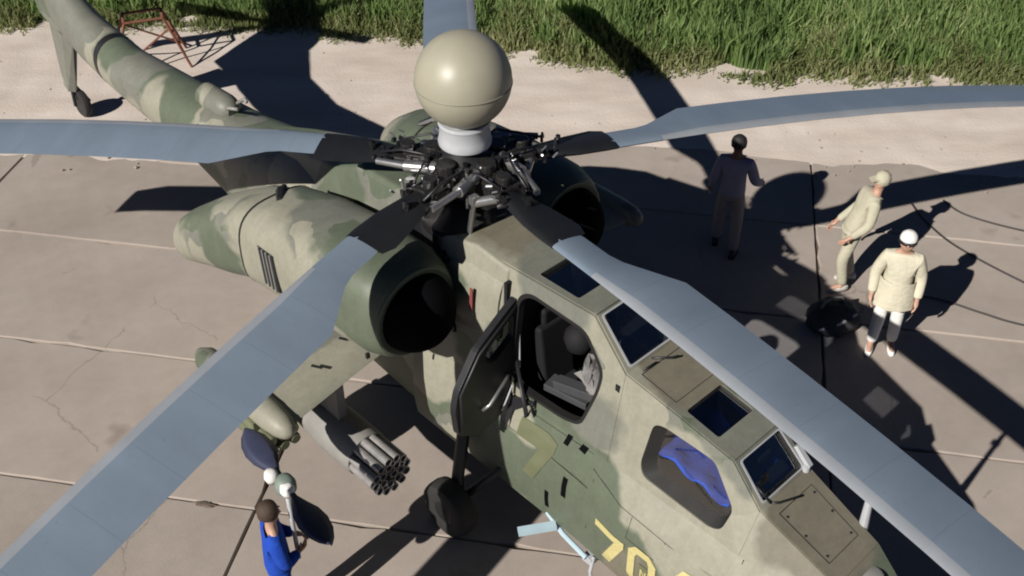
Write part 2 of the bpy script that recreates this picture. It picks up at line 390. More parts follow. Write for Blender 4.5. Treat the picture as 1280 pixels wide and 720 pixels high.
grass_object('tall_grass', P, np.clip(h, .12, 1.5), rng.uniform(.025, .075, len(P)), rng.uniform(.04, .42, len(P)),
             grass_mat('grass_green', (.115, .185, .065), (.22, .32, .105), (.48, .52, .26), .5))
tag(bpy.data.objects['tall_grass'], 'tall dense green grass growing beyond the pale sandy strip', 'grass')
P, d = scatter(80000, -.45, 1.35, power=.8)
keep = rng.random(len(P)) < np.clip((d + .5) / .7, .05, 1) * np.clip((1.45 - d) / .6, 0, 1); P = P[keep]; d = d[keep]
cl = np.array([noise2(a + 9, b_, 1.6) for a, b_ in P[:, :2]]); k2 = cl > -.35; P = P[k2]; cl = cl[k2]; d = d[k2]
h = rng.uniform(.14, .52, len(P)) * (1 + .7 * cl) * np.clip(.55 + d, .3, 1.15)
grass_object('dry_weeds', P, np.clip(h, .05, .8), rng.uniform(.02, .05, len(P)), rng.uniform(.1, .6, len(P)),
             grass_mat('weeds_olive', (.12, .16, .055), (.22, .25, .10), (.40, .38, .21), .45))
tag(bpy.data.objects['dry_weeds'], 'low olive and straw coloured weeds along the front edge of the grass', 'weeds')

# ================================================================= HELICOPTER
PSI = R(-46)
HELI = empty('attack_helicopter', (-.462, 9.53, 0), PSI)
tag(HELI, 'camouflaged attack helicopter with grey rotor blades and round dome above the rotor', 'helicopter')
def camo_mat():
    m = bpy.data.materials.new('camouflage'); m.use_nodes = True; t = m.node_tree; b = t.nodes['Principled BSDF']
    b.inputs['Roughness'].default_value = .5; b.inputs['Specular IOR Level'].default_value = .35
    tc = t.nodes.new('ShaderNodeTexCoord'); tc.object = HELI; co = tc.outputs['Object']
    def nz(s, d=4, r=.5, vec=None):
        n = t.nodes.new('ShaderNodeTexNoise'); n.inputs['Scale'].default_value = s; n.inputs['Detail'].default_value = d; n.inputs['Roughness'].default_value = r
        t.links.new(vec or co, n.inputs['Vector']); return n
    # warped coords so that the patches get wavy edges
    wn = nz(1.6, 3); sub = t.nodes.new('ShaderNodeVectorMath'); sub.operation = 'SUBTRACT'; sub.inputs[1].default_value = (.5, .5, .5)
    t.links.new(wn.outputs['Color'], sub.inputs[0])
    sc = t.nodes.new('ShaderNodeVectorMath'); sc.operation = 'SCALE'; sc.inputs['Scale'].default_value = .7; t.links.new(sub.outputs[0], sc.inputs[0])
    ad = t.nodes.new('ShaderNodeVectorMath'); t.links.new(co, ad.inputs[0]); t.links.new(sc.outputs[0], ad.inputs[1]); wc = ad.outputs[0]
    GREEN = (.100, .120, .084, 1); CREAM = (.258, .252, .198, 1); BROWN = (.158, .146, .110, 1); GREY = (.158, .162, .135, 1)
    cr = t.nodes.new('ShaderNodeValToRGB'); cr.color_ramp.interpolation = 'CONSTANT'; e = cr.color_ramp.elements
    e[0].color = GREEN; e[0].position = 0; e[1].color = CREAM; e[1].position = .545; x = e.new(.47); x.color = GREY
    n1 = nz(.75, 1.5, .4, wc); t.links.new(n1.outputs[0], cr.inputs[0]); cur = cr.outputs[0]
    patches = [((3.35, -.75, 1.9), .85, CREAM), ((4.3, -.6, 1.8), .7, CREAM), ((2.1, -.7, 1.3), .85, GREEN), ((1.35, -.65, 1.75), .28, CREAM), ((1.1, -.7, 1.0), .5, GREEN), ((2.9, -.85, .75), .75, GREEN), ((2.45, -.5, 2.3), .3, GREY),
               ((.6, -.45, 2.95), .55, CREAM), ((.75, .1, 3.35), .5, BROWN), ((1.6, 0, 3.4), .65, GREY), ((2.85, 0, 2.95), .42, BROWN), ((3.5, 0, 2.75), .38, GREY), ((4.6, 0, 2.2), .55, BROWN), ((5.3, 0, 1.8), .4, GREEN),
               ((.05, -1.2, 2.8), .80, GREEN), ((-1.4, -1.4, 2.6), .75, CREAM), ((-2.25, -1.45, 2.45), .45, GREEN), ((-3.0, -1.6, 2.15), .34, CREAM), ((-1.6, -.5, 3.2), .5, GREEN), ((-1.0, -.9, 3.15), .28, GREY), ((-.2, -2.2, 2.0), .55, CREAM), ((-.1, -1.6, 2.05), .45, CREAM), ((3.2, -.9, .85), .42, BROWN), ((.1, -.7, 1.7), .55, CREAM),
               ((-5.4, -.3, 2.4), .5, GREEN), ((-6.1, -.3, 2.2), .35, CREAM), ((-6.9, 0, 2.3), .5, GREY), ((-7.5, 0, 2.3), .35, GREEN), ((-8.8, 0, 2.4), .8, GREY), ((-9.7, 0, 1.4), .75, GREY)]
    for c, r, colr in patches:
        ds = t.nodes.new('ShaderNodeVectorMath'); ds.operation = 'DISTANCE'; ds.inputs[1].default_value = c; t.links.new(wc, ds.inputs[0])
        mr = t.nodes.new('ShaderNodeMapRange'); mr.inputs[1].default_value = r - .04; mr.inputs[2].default_value = r + .04; mr.inputs[3].default_value = 1; mr.inputs[4].default_value = 0
        t.links.new(ds.outputs['Value'], mr.inputs[0])
        mx = t.nodes.new('ShaderNodeMix'); mx.data_type = 'RGBA'; t.links.new(mr.outputs[0], mx.inputs[0]); t.links.new(cur, mx.inputs[6]); mx.inputs[7].default_value = colr
        cur = mx.outputs[2]
    # grime and streaks
    n2 = nz(5, 8, .65); n3 = nz(28, 4)
    mps = t.nodes.new('ShaderNodeMapping'); mps.inputs['Scale'].default_value = (9, 3, .9); t.links.new(co, mps.inputs[0]); n4 = nz(1.3, 6, .7, mps.outputs[0])
    for n, lo, hi in ((n2, .86, 1.09), (n3, .92, 1.05), (n4, .91, 1.06)):
        mr = t.nodes.new('ShaderNodeMapRange'); mr.inputs[1].default_value = .25; mr.inputs[2].default_value = .75; mr.inputs[3].default_value = lo; mr.inputs[4].default_value = hi; t.links.new(n.outputs[0], mr.inputs[0])
        mx = t.nodes.new('ShaderNodeMix'); mx.data_type = 'RGBA'; mx.blend_type = 'MULTIPLY'; mx.inputs[0].default_value = 1
        t.links.new(cur, mx.inputs[6]); t.links.new(mr.outputs[0], mx.inputs[7]); cur = mx.outputs[2]
    t.links.new(cur, b.inputs['Base Color'])
    bp = t.nodes.new('ShaderNodeBump'); bp.inputs['Strength'].default_value = .12; bp.inputs['Distance'].default_value = .02
    nb = nz(2.5, 2); t.links.new(nb.outputs[0], bp.inputs['Height']); t.links.new(bp.outputs[0], b.inputs['Normal'])
    return m
M['camo'] = camo_mat()

# ---- forward fuselage surface functions (x forward, y port, z up; origin on the ground under the mast)
RX = [.9, 2.13, 2.57, 3.18, 3.75, 4.1, 4.9, 5.5]; RY = [.38, .36, .40, .36, .33, .36, .32, .18]; RZ = [3.30, 3.33, 2.93, 2.79, 2.66, 2.33, 2.02, 1.65]
SX = [.9, 4.1, 4.9, 5.5]; SY = [.57, .57, .50, .28]; SZ = [1.95, 1.92, 1.72, 1.42]
PX = [-.2, 2.3, 2.9, 3.6, 4.3, 5.0, 5.6]
PRa = np.array([[(.65, 1.7), (.70, 1.35), (.71, 1.0), (.67, .68), (.42, .50), (0, .47)], [(.65, 1.7), (.72, 1.35), (.73, 1.0), (.70, .68), (.44, .50), (0, .47)],
    [(.74, 1.72), (.82, 1.45), (.82, 1.0), (.74, .68), (.46, .52), (0, .49)], [(.74, 1.70), (.84, 1.45), (.83, 1.02), (.74, .70), (.46, .54), (0, .52)],
    [(.68, 1.66), (.77, 1.42), (.76, 1.05), (.66, .76), (.4, .62), (0, .60)], [(.52, 1.52), (.58, 1.34), (.56, 1.08), (.48, .84), (.3, .74), (0, .72)], [(.22, 1.34), (.26, 1.26), (.25, 1.12), (.2, 1.0), (.1, .95), (0, .94)]])
def rooff(x): return float(np.interp(x, RX, RY)), float(np.interp(x, RX, RZ))
def sillf(x): return float(np.interp(x, SX, SY)), float(np.interp(x, SX, SZ))
def lower(x): return [(float(np.interp(x, PX, PRa[:, i, 0])), float(np.interp(x, PX, PRa[:, i, 1]))) for i in range(6)]
def side_y(x, z):
    sy, sz = sillf(x)
    if z >= sz:
        ry, rz = rooff(x); return sy + (ry - sy) * (z - sz) / max(rz - sz, .01)
    pts = [(sy, sz)] + lower(x); return float(np.interp(z, [p[1] for p in pts][::-1], [p[0] for p in pts][::-1]))
def sp(x, z, s=-1, off=0.0): return (x, s * (side_y(x, z) + off), z)

# lower forward hull
rings = []
for x in [-.2, .3, .8, 1.3, 1.8, 2.3, 2.45, 2.6, 2.75, 2.9, 3.25, 3.6, 4.0, 4.3, 4.65, 5.0, 5.3, 5.6]:
    xs = min(max(x, .9), 5.5)
    sy, sz = sillf(xs); half = [(sy, sz)] + lower(x)
    rings.append([(x, -y, z) for y, z in half] + [(x, y, z) for y, z in half[-2::-1]])
hull = MB().loft(rings, cap=False, closed=False).build('forward_hull', 'camo', HELI); smooth_angle(hull, 32)
# nose cap and nose top
nose = MB().loft([[(5.6, y, z) for y, z in [(-.25, 1.34), (-.26, 1.15), (-.15, .95), (.15, .95), (.26, 1.15), (.25, 1.34), (.1, 1.5), (-.1, 1.5)]],
                  [(5.78, y * .7, 1.15 + (z - 1.15) * .7) for y, z in [(-.25, 1.34), (-.26, 1.15), (-.15, .95), (.15, .95), (.26, 1.15), (.25, 1.34), (.1, 1.5), (-.1, 1.5)]],
                  [(5.84, y * .3, 1.15 + (z - 1.15) * .3) for y, z in [(-.25, 1.34), (-.26, 1.15), (-.15, .95), (.15, .95), (.26, 1.15), (.25, 1.34), (.1, 1.5), (-.1, 1.5)]]]).build('nose_cap', 'camo', HELI, ang=50)
def flat(name, x0, x1, holes=(), m='camo'):
    y0, z0 = rooff(x0); y1, z1 = rooff(x1)
    return panel(name, [(x0, -y0, z0), (x0, y0, z0), (x1, y1, z1), (x1, -y1, z1)], holes, m, HELI, .03)
def quad_on(x0, x1, ylo0, yhi0, ylo1, yhi1, r=.03):
    z = lambda x: rooff(x)[1]
    return [tuple(p) for p in rounded([(x0, ylo0, z(x0)), (x0, yhi0, z(x0)), (x1, yhi1, z(x1)), (x1, ylo1, z(x1))], r, 3)]
def shrink(loop, k, push=(0, 0, 0)):
    L = np.array(loop, float); c = L.mean(0); return [tuple(c + (p - c) * k + np.array(push)) for p in L]
def glazing(name, loop, push, kin=.9, m='glass', seal='seal', wd=None):
    """window set into the hole `loop`: a seal that steps inward and the pane itself"""
    inner = shrink(loop, kin, push); root = None
    pane = panel(name, shrink(loop, kin * 1.0, push), [], m, HELI, 0)
    n = len(loop); MB().loft([list(loop), inner], cap=False).build('window_seal', seal, pane)
    return pane
hw = quad_on(1.34, 1.86, -.29, .29, -.30, .30); flat('pilot_roof', .9, 2.13, [hw]); glazing('roof_window', hw, (0, 0, -.03), .95, 'roofglass')
ws = quad_on(2.15, 2.545, -.315, .315, -.345, .345)
flat('pilot_windscreen_frame', 2.13, 2.57, [ws]); glazing('windscreen', ws, (-.02, 0, -.02), .95)
f1 = flat('gunner_roof_rear', 2.57, 3.18 - .06)
ghx0, ghx1 = 3.16, 3.52
gh = quad_on(ghx0, ghx1, -.275, .225, -.26, .245)
flat('gunner_roof', 3.12, 3.75, [gh]); glazing('roof_window', gh, (0, 0, -.03), .95, 'roofglass')
gw = quad_on(3.775, 4.075, -.285, .285, -.305, .305)
flat('gunner_windscreen_frame', 3.75, 4.1, [gw]); glazing('windscreen', gw, (-.02, 0, -.02), .95)
flat('nose_deck', 4.1, 4.9); flat('nose_deck', 4.9, 5.5)
# white sealant strips round the two windscreens
for lp in (ws, gw):
    a = shrink(lp, 1.02, (.010, 0, .018)); b_ = shrink(lp, .955, (.010, 0, .018))
    o = MB().loft([a, b_], cap=False).build('windscreen_sealant', 'lgrey', HELI); sd_ = o.modifiers.new('s', 'SOLIDIFY'); sd_.thickness = .006
# canopy sides
DOOR = [(1.22, 2.10), (1.20, 3.05), (1.34, 3.17), (2.07, 3.14), (2.34, 2.83), (2.32, 2.59), (2.19, 2.12), (1.96, 2.06), (1.40, 2.04)]
GWIN = [(2.95, 2.60), (3.05, 2.635), (3.60, 2.58), (3.90, 2.25), (3.87, 2.03), (3.76, 1.985), (2.98, 2.03), (2.92, 2.14)]
def outline(xs0, xs1, s):
    bot = [sp(x, sillf(x)[1], s) for x in np.linspace(xs0, xs1, 7)]
    tops = [x for x in RX if xs0 < x < xs1]
    top = [(x, s * rooff(x)[0], rooff(x)[1]) for x in [xs1] + tops[::-1] + [xs0]]
    return bot + top
for s in (-1, 1):
    dl = rounded([sp(x, z, s) for x, z in DOOR], .10, 4)
    panel('canopy_side', outline(.9, 2.57, s), [dl], 'camo', HELI, .045)
    gl_ = rounded([sp(x, z, s) for x, z in GWIN], .07, 4)
    panel('canopy_side', outline(2.57, 4.1, s), [gl_], 'camo', HELI, .035)
    # dark seal is wide at the rear and the bottom edge, narrow at the top
    L = np.array(gl_); inn = []
    for p in L:
        c = L.mean(0); q = c + (p - c) * .86; q = q + np.array([.045, 0, .045]); q[1] -= s * .075; inn.append(tuple(q))
    pane = panel('side_window', inn, [], 'glass', HELI, 0)
    MB().loft([[tuple(p) for p in L], inn], cap=False).build('window_seal', 'seal', pane)
    if s == 1:
        inn = shrink(dl, .92, (0, -.04, 0)); pane = panel('side_window', inn, [], 'glass', HELI, 0)
        MB().loft([[tuple(p) for p in dl], inn], cap=False).build('window_seal', 'seal', pane)
    # nose flanks
    panel('nose_flank', outline(4.1, 5.5, s), [], 'camo', HELI, .02)
# door rim (dark gasket) on the starboard opening
dl = rounded([sp(x, z, -1) for x, z in DOOR], .10, 4)
MB().loft([shrink(dl, 1.012, (0, -.028, 0)), shrink(dl, .95, (0, -.028, 0)), shrink(dl, .95, (0, .05, 0))], cap=False).build('door_gasket', 'seal', HELI)

# ---- cockpit interior (one tub, seats, panels)
tub = MB()
tub.box((2.5, 0, 1.42), (3.0, .98, .04)); tub.box((1.08, 0, 2.3), (.04, .98, 1.75)); tub.box((2.52, 0, 2.12), (.05, .92, 1.35)); tub.box((4.0, 0, 1.75), (.05, .86, .7))
for s in (-1, 1): tub.box((2.5, s * .5, 1.67), (3.0, .02, .46))
tub.build('cockpit_tub', 'interior', HELI)
def seat(x, z, m, name='crew_seat'):
    o = MB().box((x, 0, z), (.46, .44, .12)).box((x - .26, 0, z + .38), (.12, .44, .78), (0, R(-8), 0)).box((x - .34, 0, z + .84), (.11, .26, .2)).build(name, m, HELI); bevel(o, .035, 3); return o
seat(1.55, 1.78, 'seat'); seat(3.08, 1.62, 'seat')
hd = MB().lathe([(0, .17), (.09, .15), (.15, .07), (.16, 0), (.13, -.1), (.05, -.15), (0, -.16)], (1.70, -.08, 2.62), 16).build('flight_helmet', 'seat', HELI, True)
pnl = MB().box((2.33, 0, 2.38), (.16, .74, .5), (0, R(20), 0)).box((2.22, 0, 2.66), (.36, .5, .05), (0, R(8), 0)).build('instrument_panel', 'console', HELI); bevel(pnl, .03)
con = MB().box((1.95, -.34, 2.28), (.55, .13, .10), (0, R(-12), R(6))).box((1.8, -.30, 2.12), (.5, .2, .08), (0, 0, R(10))).tube([(1.98, -.12, 2.0), (1.96, -.12, 2.35), (2.02, -.12, 2.45)], .022).build('side_console', 'console', HELI); bevel(con, .02)
cv = []
for i in range(12):
    ring = []
    for k in range(10):
        a = 2 * math.pi * k / 10; ring.append((1.98 + .03 * i + .04 * math.sin(k * 2.1 + i), -.27 + .15 * math.cos(a) * (1 - .04 * i), 2.56 - .035 * i + .10 * math.sin(a) + .02 * math.sin(i * 1.7 + k)))
    cv.append(ring)
MB().loft(cv).build('canvas_hood', 'greyclo', HELI, True)
p2 = MB().box((3.83, 0, 2.12), (.12, .6, .42), (0, R(25), 0)).box((3.7, .05, 2.38), (.22, .34, .16)).build('gunner_panel', 'interior', HELI); bevel(p2, .03)
# blue cover lying over the gunner's seat
nu, nv = 16, 10; rows = []
for i in range(nu):
    t = i / (nu - 1); rows.append([(2.80 + 1.02 * t, -.43 + .76 * j / (nv - 1), 2.40 - .16 * t - .10 * abs(j / (nv - 1) - .5) + .035 * math.sin(i * 1.3 + j * .9) + .03 * math.sin(j * 2.3)) for j in range(nv)])
cvr = MB().loft(rows, cap=False, closed=False).build('blue_dust_cover', 'bluecover', HELI, True); sm = cvr.modifiers.new('s', 'SOLIDIFY'); sm.thickness = .02
dk = MB().box((3.35, -.42, 1.98), (.75, .06, .10)).build('side_rail', 'console', HELI)

# ---- open pilot door hinged at the rear of its opening
D0 = empty('open_cockpit_door', parent=HELI)
def dp(y, z, xo=0): return (1.19 - .05 * (z - 2.3) + xo + (-.42 - y) * .06, y, z)
DO = [(-.42, 3.04), (-.62, 2.95), (-1.02, 2.74), (-1.30, 2.40), (-1.36, 2.20), (-1.34, 1.86), (-1.05, 1.68), (-.76, 1.72), (-.46, 2.02)]
DW = [(-.50, 2.87), (-.64, 2.80), (-.90, 2.64), (-.92, 2.52), (-.80, 2.46), (-.52, 2.60)]
dl2 = rounded([dp(*p) for p in DO], .06, 3); dh = rounded([dp(*p) for p in DW], .05, 3)
door = panel('door_frame', dl2, [dh], 'black', D0, .075); bevel(door, .012)
pn = panel('door_pane', shrink(dh, 1.0), [], 'doorglass', D0, 0)
MB().tube([dp(-.62, 2.2, .06), dp(-.70, 2.22, .1), dp(-.95, 2.05, .1), dp(-1.02, 2.0, .06)], .018).build('door_handle', 'steel', D0, True)
MB().tube([dp(-.44, 2.96, .04), dp(-1.0, 2.69, .05), dp(-1.28, 2.36, .05), dp(-1.30, 1.9, .05)], .016).build('door_edge_rail', 'dark', D0, True)
MB().tube([dp(-.48, 2.3, .03), (1.62, -.72, 1.93), (1.60, -.56, 2.06)], [.02, .025, .02]).build('door_strut', 'dark', D0, True)
MB().tube([dp(-.44, 2.74, .05), dp(-.455, 2.2, .05), dp(-.66, 1.90, .05), dp(-.74, 1.80, .05)], .012).build('door_seal_wire', 'lgrey', D0, True)
st = panel('door_strap', [(1.28, -.62, 1.93), (1.62, -.6, 2.05), (1.36, -.66, 1.80), (1.33, -.74, 1.58)], [], 'black', D0, .02)

# ---- centre and rear fuselage with tail boom
secs = [(1.02, 0, 1.9, .56, 1.34, 1.40, 5), (.6, 0, 1.9, .60, 1.36, 1.42, 5), (.1, 0, 1.9, .64, 1.22, 1.42, 4.5), (-.6, 0, 1.9, .66, 1.05, 1.40, 4), (-1.6, 0, 1.9, .66, 1.05, 1.32, 3.6), (-2.6, 0, 1.95, .60, .95, 1.2, 3.2), (-3.4, 0, 2.0, .54, .70, 1.0, 2.8),
        (-4.3, 0, 2.06, .48, .50, .74, 2.5), (-5.2, 0, 2.08, .44, .44, .56, 2.3), (-6.2, 0, 2.08, .40, .40, .46, 2.2), (-7.4, 0, 2.08, .35, .35, .38, 2.1), (-8.5, 0, 2.26, .29, .36, .46, 2.1), (-9.1, 0, 2.5, .23, .42, .62, 2.1), (-9.6, 0, 2.75, .17, .45, .75, 2.1)]
fus = MB().loft([sup(x, yc, zc, a, b, c, e, 36) for x, yc, zc, a, b, c, e in secs]).build('fuselage', 'camo', HELI); smooth_angle(fus, 40)
# shoulder box behind the pilot (cream block with the red placard)
sh = MB().loft([[(1.06, -.42, 3.29), (1.06, .42, 3.29), (1.06, .58, 2.5), (1.06, -.58, 2.5)], [(.62, -.44, 3.36), (.62, .44, 3.36), (.62, .62, 2.4), (.62, -.62, 2.4)], [(.12, -.46, 3.26), (.12, .46, 3.26), (.12, .66, 2.4), (.12, -.66, 2.4)], [(-.15, -.40, 3.0), (-.15, .40, 3.0), (-.15, .6, 2.4), (-.15, -.6, 2.4)]]).build('shoulder_fairing', 'camo', HELI); bevel(sh, .03, 3)
pl = MB().box((.72, -.612, 2.84), (.04, .012, .26), (R(-3), 0, 0)).build('red_placard', 'red', HELI)
# black strip standing in for the shade between box and intake
MB().loft([[(.02, -.50, 3.22), (.12, -.50, 3.24), (.5, -.66, 2.3), (.3, -.70, 2.3)], [(.02, -.47, 3.24), (.12, -.47, 3.26), (.5, -.63, 2.3), (.3, -.67, 2.3)]]).build('shade_strip', 'black', HELI)
# spine fairing aft of the mast
spn = MB().loft([[(-.55, -.40, 3.42), (-.55, .40, 3.42), (-.55, .55, 2.75), (-.55, -.55, 2.75)], [(-1.25, -.42, 3.42), (-1.25, .42, 3.42), (-1.25, .58, 2.7), (-1.25, -.58, 2.7)], [(-1.75, -.38, 3.18), (-1.75, .38, 3.18), (-1.75, .56, 2.7), (-1.75, -.56, 2.7)], [(-3.0, -.26, 2.86), (-3.0, .26, 2.86), (-3.0, .4, 2.4), (-3.0, -.4, 2.4)], [(-3.9, -.14, 2.6), (-3.9, .14, 2.6), (-3.9, .3, 2.3), (-3.9, -.3, 2.3)]]).build('spine_fairing', 'camo', HELI); bevel(spn, .05, 3)
# small cooling unit on the boom root
cu = MB().lathe([(.13, -.34), (.17, -.30), (.18, .18), (.15, .3), (.08, .36)], (-4.85, -.02, 2.58), 16, 'x').build('cooling_duct', 'camo', HELI, ang=40)
MB().tube([(-4.5, -.1, 2.66), (-4.36, -.14, 2.74), (-4.22, -.1, 2.76)], .025).build('duct_prong', 'pod', HELI, True); MB().tube([(-4.5, .06, 2.68), (-4.36, .1, 2.78), (-4.25, .05, 2.8)], .025).build('duct_prong', 'pod', HELI, True)
# tail: dark joint ring, fin, stabiliser, tail rotor
MB().loft([sup(-7.72, 0, 2.132, .339, .360, .410, 2.1, 36), sup(-7.83, 0, 2.150, .333, .361, .418, 2.1, 36)], cap=False).build('boom_joint_ring', 'black', HELI, True)
def airfoil(c, th, n=9):
    pts = []
    for i in range(n): 
        t = i / (n - 1); x = t * t * (3 - 2 * t); pts.append((x * c, th * (1.5 * math.sqrt(x) * (1 - x) + .02)))
    return pts + [(x, -y) for x, y in pts[-2:0:-1]]
def fin_ring(x0, z, c, th): return [(x0 - p, q, z) for p, q in airfoil(c, th)]
MB().loft([fin_ring(-8.75, 2.05, 1.6, .2), fin_ring(-9.05, 2.6, 1.55, .17), fin_ring(-9.6, 3.4, 1.35, .13), fin_ring(-10.4, 4.25, 1.05, .1)]).build('tail_fin', 'camo', HELI, ang=50)
MB().loft([[(-10.35 - p, .06, 4.0 + q) for p, q in airfoil(.75, .07)], [(-10.6 - p, 1.75, 4.0 + q) for p, q in airfoil(.5, .05)]]).build('stabiliser', 'camo', HELI, ang=50)
MB().loft([[(-9.25, 0, 1.95), (-9.5, -.07, 1.95), (-10.05, 0, 2.0), (-9.5, .07, 1.95)], [(-9.85, .05, .75), (-9.95, -.03, .75), (-10.3, .05, .72), (-9.95, .13, .75)]]).build('tail_wheel_fairing', 'camo', HELI)
TR = empty('tail_rotor', (-10.65, -.32, 3.55), parent=HELI)
MB().lathe([(.14, -.12), (.16, 0), (.10, .15), (.05, .32)], (0, 0, 0), 16, 'y').build('rotor_hub', 'dark', TR, ang=40)
for a in (18, 53, 198, 233):
    c, s_ = math.cos(R(a)), math.sin(R(a)); rg = []
    for r, ch in ((.15, .10), (.45, .12), (.6, .23), (1.9, .23)):
        rg.append([(r * c - q * s_, -.1 + (.012 if k in (1, 2) else -.012), r * s_ + q * c) for k, q in enumerate((-ch / 2, -ch / 2 + .03, ch / 2 - .03, ch / 2))])
    MB().loft(rg).build('rotor_blade', 'blade', TR)
# tail wheel
TW = empty('tail_wheel', (-10.35, .3, 0), parent=HELI)
MB().tube([(.55, -.1, 1.6), (.1, -.08, .75), (-.05, -.06, .55)], [.06, .05, .05]).tube([(-.05, -.1, .55), (0, -.13, .24)], .03).tube([(-.05, -.02, .55), (0, .13, .24)], .03).build('strut', 'dark', TW, ang=50)
def tyre_prof(r, w_): return [(r * .55, -w_ * .42), (r * .8, -w_ * .5), (r * .95, -w_ * .42), (r, -w_ * .2), (r, w_ * .2), (r * .95, w_ * .42), (r * .8, w_ * .5), (r * .55, w_ * .42)]
def wheel(parent, c, r, w_):
    t = MB().lathe(tyre_prof(r, w_), c, 28, 'y').build('tyre', 'rubber', parent, ang=50)
    MB().lathe([(r * .1, -w_ * .46), (r * .56, -w_ * .40), (r * .56, w_ * .40), (r * .1, w_ * .46)], c, 20, 'y').build('wheel_rim', 'dark', parent, ang=40)
wheel(TW, (0, 0, .24), .24, .14)

# ---- engine nacelles, intakes, exhausts, wings, stores, gear (mirrored)
for s in (-1, 1):
    NA = empty('engine_nacelle', parent=HELI)
    Y = 1.08 * s
    R0 = lambda x, y, z, a, e=2.8: sup(x, s * y, z, a, a, a, e, 40)
    NZ = 2.78
    cow = MB().loft([R0(.43, 1.08, NZ, .44, 2.2), R0(.42, 1.08, NZ, .49, 2.2), R0(.35, 1.08, NZ, .52, 2.4), R0(.15, 1.08, NZ, .545, 3), R0(-.62, 1.1, NZ - .02, .56, 3.2)]).build('front_cowl', 'camo', NA); smooth_angle(cow, 28)
    aft = MB().loft([R0(-.62, 1.1, NZ - .02, .548, 3.2), R0(-1.2, 1.12, 2.70, .55, 3.2), R0(-1.75, 1.16, 2.62, .53, 3)]).build('rear_cowl', 'camo', NA); smooth_angle(aft, 28)
    ex = MB().loft([R0(-1.75, 1.16, 2.62, .50, 3), R0(-2.15, 1.24, 2.52, .50, 3), R0(-2.6, 1.36, 2.36, .44, 2.6), R0(-2.95, 1.48, 2.2, .36, 2.4), R0(-3.07, 1.52, 2.15, .31, 2.2), R0(-3.03, 1.50, 2.16, .25, 2.2), R0(-2.65, 1.40, 2.28, .2, 2.2)]).build('exhaust_duct', 'camo', NA); smooth_angle(ex, 35)
    dm = [( .425 * math.sqrt(max(0, 1 - (t / .42) ** 2)) + .002, 0.39 + t) for t in np.linspace(0, .42, 9)]
    MB().lathe([(.2, .35), (.44, .35)] + dm, (0, Y, NZ), 32, 'x').build('intake_dome', 'intake', NA, ang=50)
    MB().lathe([(.455, .435), (.475, .445), (.495, .435), (.495, .40), (.455, .40)], (0, Y, NZ), 36, 'x').build('intake_lip', 'camo', NA, True)
    # cooling louvre on the outer flank
    def lq(x0, x1, o0, o1): return [[(x0, s * (1.668 + o), 2.47), (x1, s * (1.668 + o), 2.47), (x1 - .06, s * (1.654 + o), 2.91), (x0 - .06, s * (1.654 + o), 2.91)] for o in (o0, o1)]
    LV = MB().loft(lq(-1.36, -1.08, 0, .017)).build('cooling_louvre', 'black', NA)
    for k in range(4): MB().loft(lq(-1.335 + .068 * k, -1.320 + .068 * k, .018, .036)).build('louvre_slat', 'pod', LV)
    # small fittings: latches, hinges, cable loom
    MB().box((-.10, s * 1.47, 3.12), (.05, .09, .06), (0, 0, .4)).build('cowl_latch', 'black', NA)
    MB().box((-.03, s * 1.43, 3.16), (.09, .02, .03)).build('cowl_latch', 'black', NA)
    MB().box((-.57, s * 1.60, 2.33), (.03, .05, .07)).build('cowl_hinge', 'dark', NA); MB().box((.16, s * 1.52, 2.3), (.03, .04, .06)).build('cowl_hinge', 'dark', NA)
    MB().tube([(-1.9, s * .96, 3.09), (-1.77, s * 1.1, 3.16), (-1.63, s * 1.2, 3.15), (-1.55, s * 1.38, 3.07)], [.03, .05, .045, .02], 6).build('cable_loom', 'black', NA)
    MB().loft([sup(-1.745, s * 1.16, 2.62, .533, .533, .533, 3, 40), sup(-1.775, s * 1.16, 2.62, .533, .533, .533, 3, 40)], cap=False).build('cowl_seam', 'seal', NA)
    # wing
    WG = empty('stub_wing', parent=HELI)
    def wr(y, xle, c, z, th): return [(xle - p, s * y, z + q) for p, q in airfoil(c, th)]
    MB().loft([wr(.5, -.12, 1.7, 2.04, .17), wr(1.5, .02, 1.45, 2.02, .14), wr(2.48, .17, 1.2, 2.0, .11)]).build('wing_panel', 'camo', WG, ang=50)
    MB().lathe([(.02, .27), (.08, .23), (.13, .12), (.15, -.08), (.155, -1.0), (.13, -1.25), (.06, -1.38)], (0, s * 2.56, 2.0), 20, 'x').build('wing_tip_pod', 'camo', WG, ang=40)
    MB().box((-.56, s * 1.76, 1.68), (1.0, .10, .50)).build('pylon', 'pod', WG); MB().box((-.90, s * 2.24, 1.65), (.8, .10, .6)).build('pylon', 'pod', WG)
    MB().box((-.2, s * 1.9, 2.155), (.12, .03, .012), (0, 0, .5)).build('wing_hatch_latch', 'dark', WG); MB().box((-.35, s * 1.45, 2.16), (.10, .03, .012), (0, 0, .5)).build('wing_hatch_latch', 'dark', WG)
    # rocket pod with its open tubes
    RP = empty('rocket_pod', (.16, s * 1.76, 1.17), parent=HELI)
    MB().lathe([(.03, -1.35), (.13, -1.2), (.22, -.85), (.26, -.4), (.262, .08), (.255, .16), (.20, .16)], (0, 0, 0), 26, 'x').build('pod_body', 'pod', RP, ang=40)
    tb = None; rot = []
    for rad, n, off in ((.205, 12, .13), (.118, 7, 0), (.03, 1, 0)):
        for k in range(n):
            a = 2 * math.pi * k / n + off; rot.append((rad * math.cos(a), rad * math.sin(a)))
